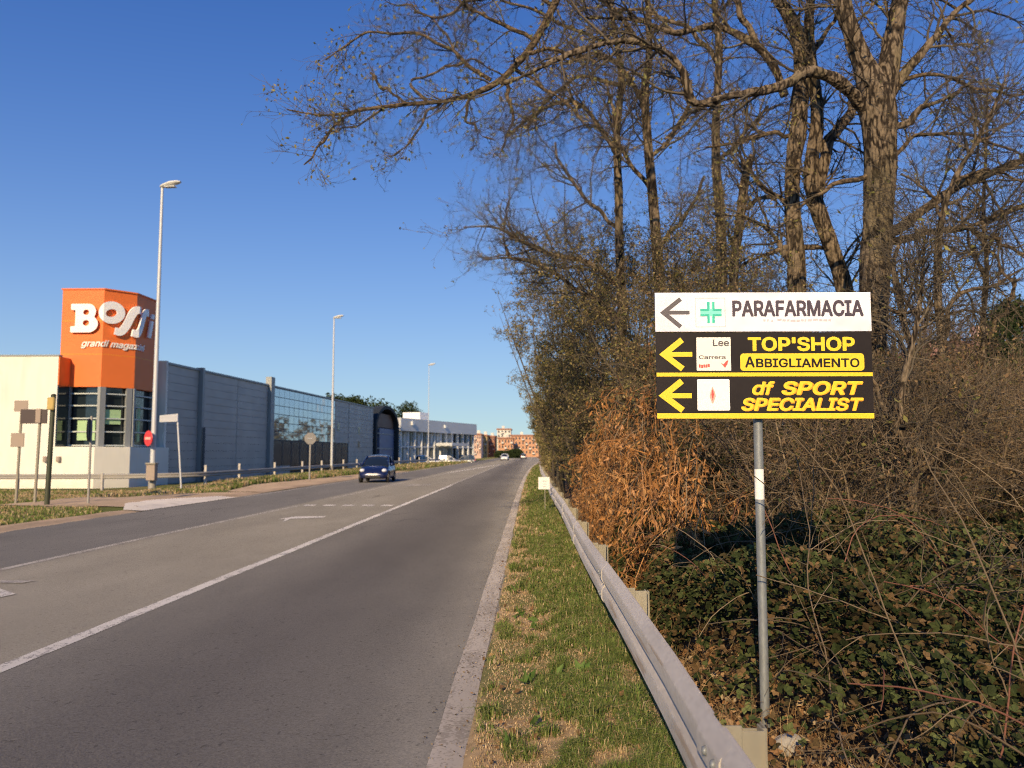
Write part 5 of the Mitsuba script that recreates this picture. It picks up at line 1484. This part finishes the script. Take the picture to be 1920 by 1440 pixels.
rng = np.random.default_rng(31)
k = thing('grass', 'patchy green and straw coloured grass between the road and the near guard rail', 'grass')
labels[k]['kind'] = 'stuff'
m = MB()
for y0, y1, dens, hh, ww in ((1.8, 4.5, 17000, 0.060, 0.0042), (4.5, 8, 9000, 0.065, 0.006), (8, 15, 4200, 0.075, 0.009), (15, 30, 1600, 0.09, 0.015), (30, 110, 330, 0.12, 0.035)):
    A = (y1 - y0) * 1.15; n = int(A * dens)
    x = rng.uniform(-0.36, 0.80, n); y = rng.uniform(y0, y1, n)
    p = np.stack([x * 2.0 + 0.6 * y, y * 1.5 - 0.7 * x, x * 0], 1)
    g = 0.55 * meshkit.fbm(p, 4, 17) + 0.45 * meshkit.noise(np.stack([x * 9, y * 7, x * 0], 1), 5)
    green = sstep(0.42, 0.58, g + 0.28 * sstep(-0.30, 0.35, x) - 0.155)
    tall = 0.32 + 0.95 * green * (0.6 + 0.8 * meshkit.noise(p * 3.1, 8)) + 0.5 * sstep(0.45, 0.7, x)
    keep = (rng.random(n) < 0.5 + 0.5 * green) & (x > -0.33 + 0.07 * rng.random(n))
    x, y, green, tall = x[keep], y[keep], green[keep], tall[keep]
    n = len(x)
    v, f, c = blades(rng, x + bend(y), y, hh * tall * rng.uniform(0.5, 1.4, n), ww * rng.uniform(0.7, 1.3, n), np.clip(green * 0.86 + 0.07, 0, 1), 1.25)
    m.add((v, f), c)
n = 520                                                                 # fallen leaves in the grass
x = rng.uniform(-0.42, 0.85, n); y = 1.9 + 14 * rng.random(n) ** 1.6
v, f, c = leaves(rng, np.stack([x + bend(y), y, gz(x, y) + 0.02 + 0.03 * rng.random(n)], 1), 0.042, 0.6, ((0.40, 0.25, 0.12), (0.28, 0.16, 0.08), (0.52, 0.40, 0.24), (0.20, 0.12, 0.06)), droop=0.1)
m.add((v, f), c)
n = 24                                                                  # low broad-leaved weeds
x = np.repeat(rng.uniform(-0.2, 0.6, n), 9); y = np.repeat(2.0 + 9 * rng.random(n) ** 1.5, 9)
v, f, c = leaves(rng, np.stack([x + rng.normal(0, 0.02, len(x)), y + rng.normal(0, 0.02, len(x)), gz(x, y) + 0.025], 1), 0.085, 0.42, ((0.10, 0.17, 0.045), (0.14, 0.21, 0.06)), droop=-0.15)
m.add((v, f), c)
put('blades', m, 'grass_mat', key=k, color=m.col())
k = thing('edge_debris', 'grit and fallen leaf bits gathered along the right edge of the road', 'debris')
labels[k]['kind'] = 'stuff'
n = 2200
x = -0.30 - 0.30 * rng.random(n) ** 2.2; y = 1.9 + 26 * rng.random(n) ** 1.7
v, f, c = leaves(rng, np.stack([x, y, np.full(n, 0.010)], 1), 0.016, 0.8, ((0.30, 0.22, 0.14), (0.18, 0.13, 0.09), (0.42, 0.34, 0.24), (0.12, 0.10, 0.08)), droop=0.0)
v[:, 2] = np.clip(v[:, 2], 0.0062, 0.02)
mb = MB().add((v, f), c)
put('debris', mb, 'leaf_mat', key=k, color=mb.col())

k = thing('far_grass', 'grass of the verge on the far side of the road in front of the store', 'grass')
labels[k]['kind'] = 'stuff'
m = MB()


def area_blades(poly, dens, hh, ww, g0):
    P_ = Polygon(poly); x0, y0, x1, y1 = P_.bounds
    n = int((x1 - x0) * (y1 - y0) * dens)
    x, y = rng.uniform(x0, x1, n), rng.uniform(y0, y1, n)
    import shapely
    ok = shapely.contains_xy(P_, x, y); x, y = x[ok], y[ok]
    g = (0.30 + 0.70 * sstep(0.35, 0.6, meshkit.fbm(np.stack([x * 0.7, y * 0.7, x * 0], 1), 3, 27))) * g0
    m.add(*[(lambda r: ((r[0], r[1]), r[2]))(blades(rng, x, y, hh * rng.uniform(0.5, 1.3, len(x)), ww * rng.uniform(0.7, 1.3, len(x)), g, 0.8))][0])


area_blades([(-11.5, 12), (-11.4, 22.5), (-12.6, 24.4), (-15.8, 24.8), (-22, 25), (-22, 12)], 260, 0.10, 0.022, 0.75)
area_blades([(-34, 29.8), (-15, 30), (-13, 33.4), (-12.9, 36), (-14.5, 43.5), (-34, 43.5)], 150, 0.13, 0.032, 0.75)
area_blades([(-12.9, 36), (-13.9, 44), (-13.3, 55), (-12.4, 72), (-11.4, 90), (-17.2, 90), (-17.6, 46), (-15, 43)], 110, 0.30, 0.05, 0.9)
area_blades([(-11.3, 90), (-11.0, 160), (-14, 160), (-17, 90)], 30, 0.35, 0.09, 0.8)
put('blades', m, 'grass_mat', key=k, color=m.col())

# evergreens behind the store
def evergreen(label, px, Y, top_py, wid, seed, conic=0.0, nleaf=9000, size=0.5, name='evergreen_tree'):
    rng = np.random.default_rng(seed)
    c = at(px, 850, Y); top = at(px, top_py, Y)[2]
    k = thing(name, label, 'tree')
    put('trunk', rod([c[0], Y, -0.5], [c[0], Y, top * 0.85], 0.25, 0.06), 'limb_bark', k, smooth=40)
    blobs = rng.normal(0, 1, (16, 3))
    t = rng.random(16) ** 0.8
    rad = wid * (1 - conic * t) * 0.55
    cen = np.stack([c[0] + blobs[:, 0] * rad * 0.45, Y + blobs[:, 1] * rad * 0.45, 1.5 + t * (top - 2.2 - (1 - conic) * wid * 0.15)], 1)
    i = rng.choice(16, nleaf); d = nrm(rng.normal(0, 1, (nleaf, 3)))
    Q = cen[i] + d * (rad[i] * (0.35 + 0.65 * rng.random(nleaf)) * 0.8)[:, None]
    Q = Q[Q[:, 2] < top]
    v, f, col = leaves(rng, Q, size, 0.45, ((0.035, 0.055, 0.022), (0.05, 0.075, 0.03), (0.065, 0.085, 0.03), (0.03, 0.04, 0.02)))
    put('crown', (v, f), 'leaf_mat', k, color=col)


evergreen('small dark evergreen behind the grey store roof, left of the second lamp pole', 628, 125, 735, 4.2, 41)
evergreen('tallest pointed evergreen behind the grey store roof', 660, 130, 726, 5.4, 42, 0.5)
evergreen('rounded broad evergreen behind the roof beside the pointed one', 686, 132, 742, 6.0, 43)
evergreen('dark evergreen between the vault and the pavilion roof', 766, 200, 753, 7.5, 44, 0.3)
evergreen('low dark tree beside the orange blocks at the end of the road', 945, 300, 846, 5, 46)
evergreen('low tree right of the far white car', 968, 280, 843, 4, 47)
evergreen('dark conifer behind the brush at the right edge', 1890, 40, 545, 3.6, 48, 0.55, 7000, 0.22, 'conifer')
evergreen('second dark conifer half outside the right edge', 1945, 36, 520, 3.6, 49, 0.5, 5000, 0.22, 'conifer')


def far_tree(label, px, Y, top_py, seed, group):
    rng = np.random.default_rng(seed)
    c = at(px, 850, Y); top = at(px, top_py, Y)[2]; c[2] = -0.2
    k = thing('winter_tree', label, 'tree', group)
    P0, R0 = grow(rng, np.repeat(c[None], 5, 0), np.array([0, 0, 1.0]) + rng.normal(0, 0.16, (5, 3)), np.full(5, top * 0.95), np.full(5, 0.13), np.full(5, 0.03), 10, 0.05, 0.05)
    m = MB(); add_tubes(rng, m, P0, R0, 6, WOOD); put('trunk', m, 'twig_mat', k, smooth=True)
    pos, d, r, u = sprout(rng, P0, R0, 110, 0.2, 1, 0.7); P1, R1 = grow(rng, pos, d, rng.uniform(0.8, 2.6, 110), np.full(110, 0.03), np.full(110, 0.012), 6, 0.15, 0.05)
    pos, d, r, u = sprout(rng, P1, R1, 1100, 0.1, 1, 0.7); P2, R2 = grow(rng, pos, d, rng.uniform(0.4, 1.3, 1100), np.full(1100, 0.012), np.full(1100, 0.007), 4, 0.2, 0.05)
    m = MB(); add_tubes(rng, m, P1, R1, 4, WOOD); add_tubes(rng, m, P2, R2, 3, ((0.16, 0.10, 0.085), (0.20, 0.13, 0.10), (0.13, 0.09, 0.08)))
    put('twigs', m, 'twig_mat', k, smooth=True, kind='stuff')


for q, (px, Y, tp) in enumerate(((1700, 45, 590), (1790, 48, 585), (1840, 52, 600), (1640, 50, 600), (1590, 46, 640), (1540, 55, 620))):
    far_tree(('far reddish winter tree right of the stoutest trunk', 'far reddish winter tree behind the thin sapling', 'far reddish winter tree left of the conifer', 'far winter tree half hidden behind the stoutest trunk', 'far winter tree between the stoutest and the many stemmed trunk', 'far winter tree behind the many stemmed trunk')[q], px, Y, tp, 1500 + q, 'bare winter trees far behind the trunks')

# small odds and ends
rng = np.random.default_rng(3)
s = trimesh.creation.icosphere(3, 1.0); s.apply_scale([0.075, 0.06, 0.055]); s.vertices += (meshkit.fbm(s.vertices * 14, 2, 5) - 0.5)[:, None] * 0.02
g = at(1478, 1385, 4.55); s.apply_translation([g[0], 4.55, 0.09])
solo('stone', 'rounded grey stone beside the foot of the sign post', 'stone', s, 'stone_mat', smooth=True)
s = trimesh.creation.icosphere(4, 1.0); s.vertices *= (1 + 0.9 * (meshkit.fbm(s.vertices * 2.6, 4, 8) - 0.5))[:, None]; s.apply_scale([0.055, 0.04, 0.02])
g = at(1075, 1425, 2.72); s.apply_translation([g[0], 2.72, float(gz(g[0], 2.72)) + 0.055])
solo('paper_scrap', 'crumpled white paper scrap lying in the near grass', 'litter', s, 'white_plain', smooth=True)
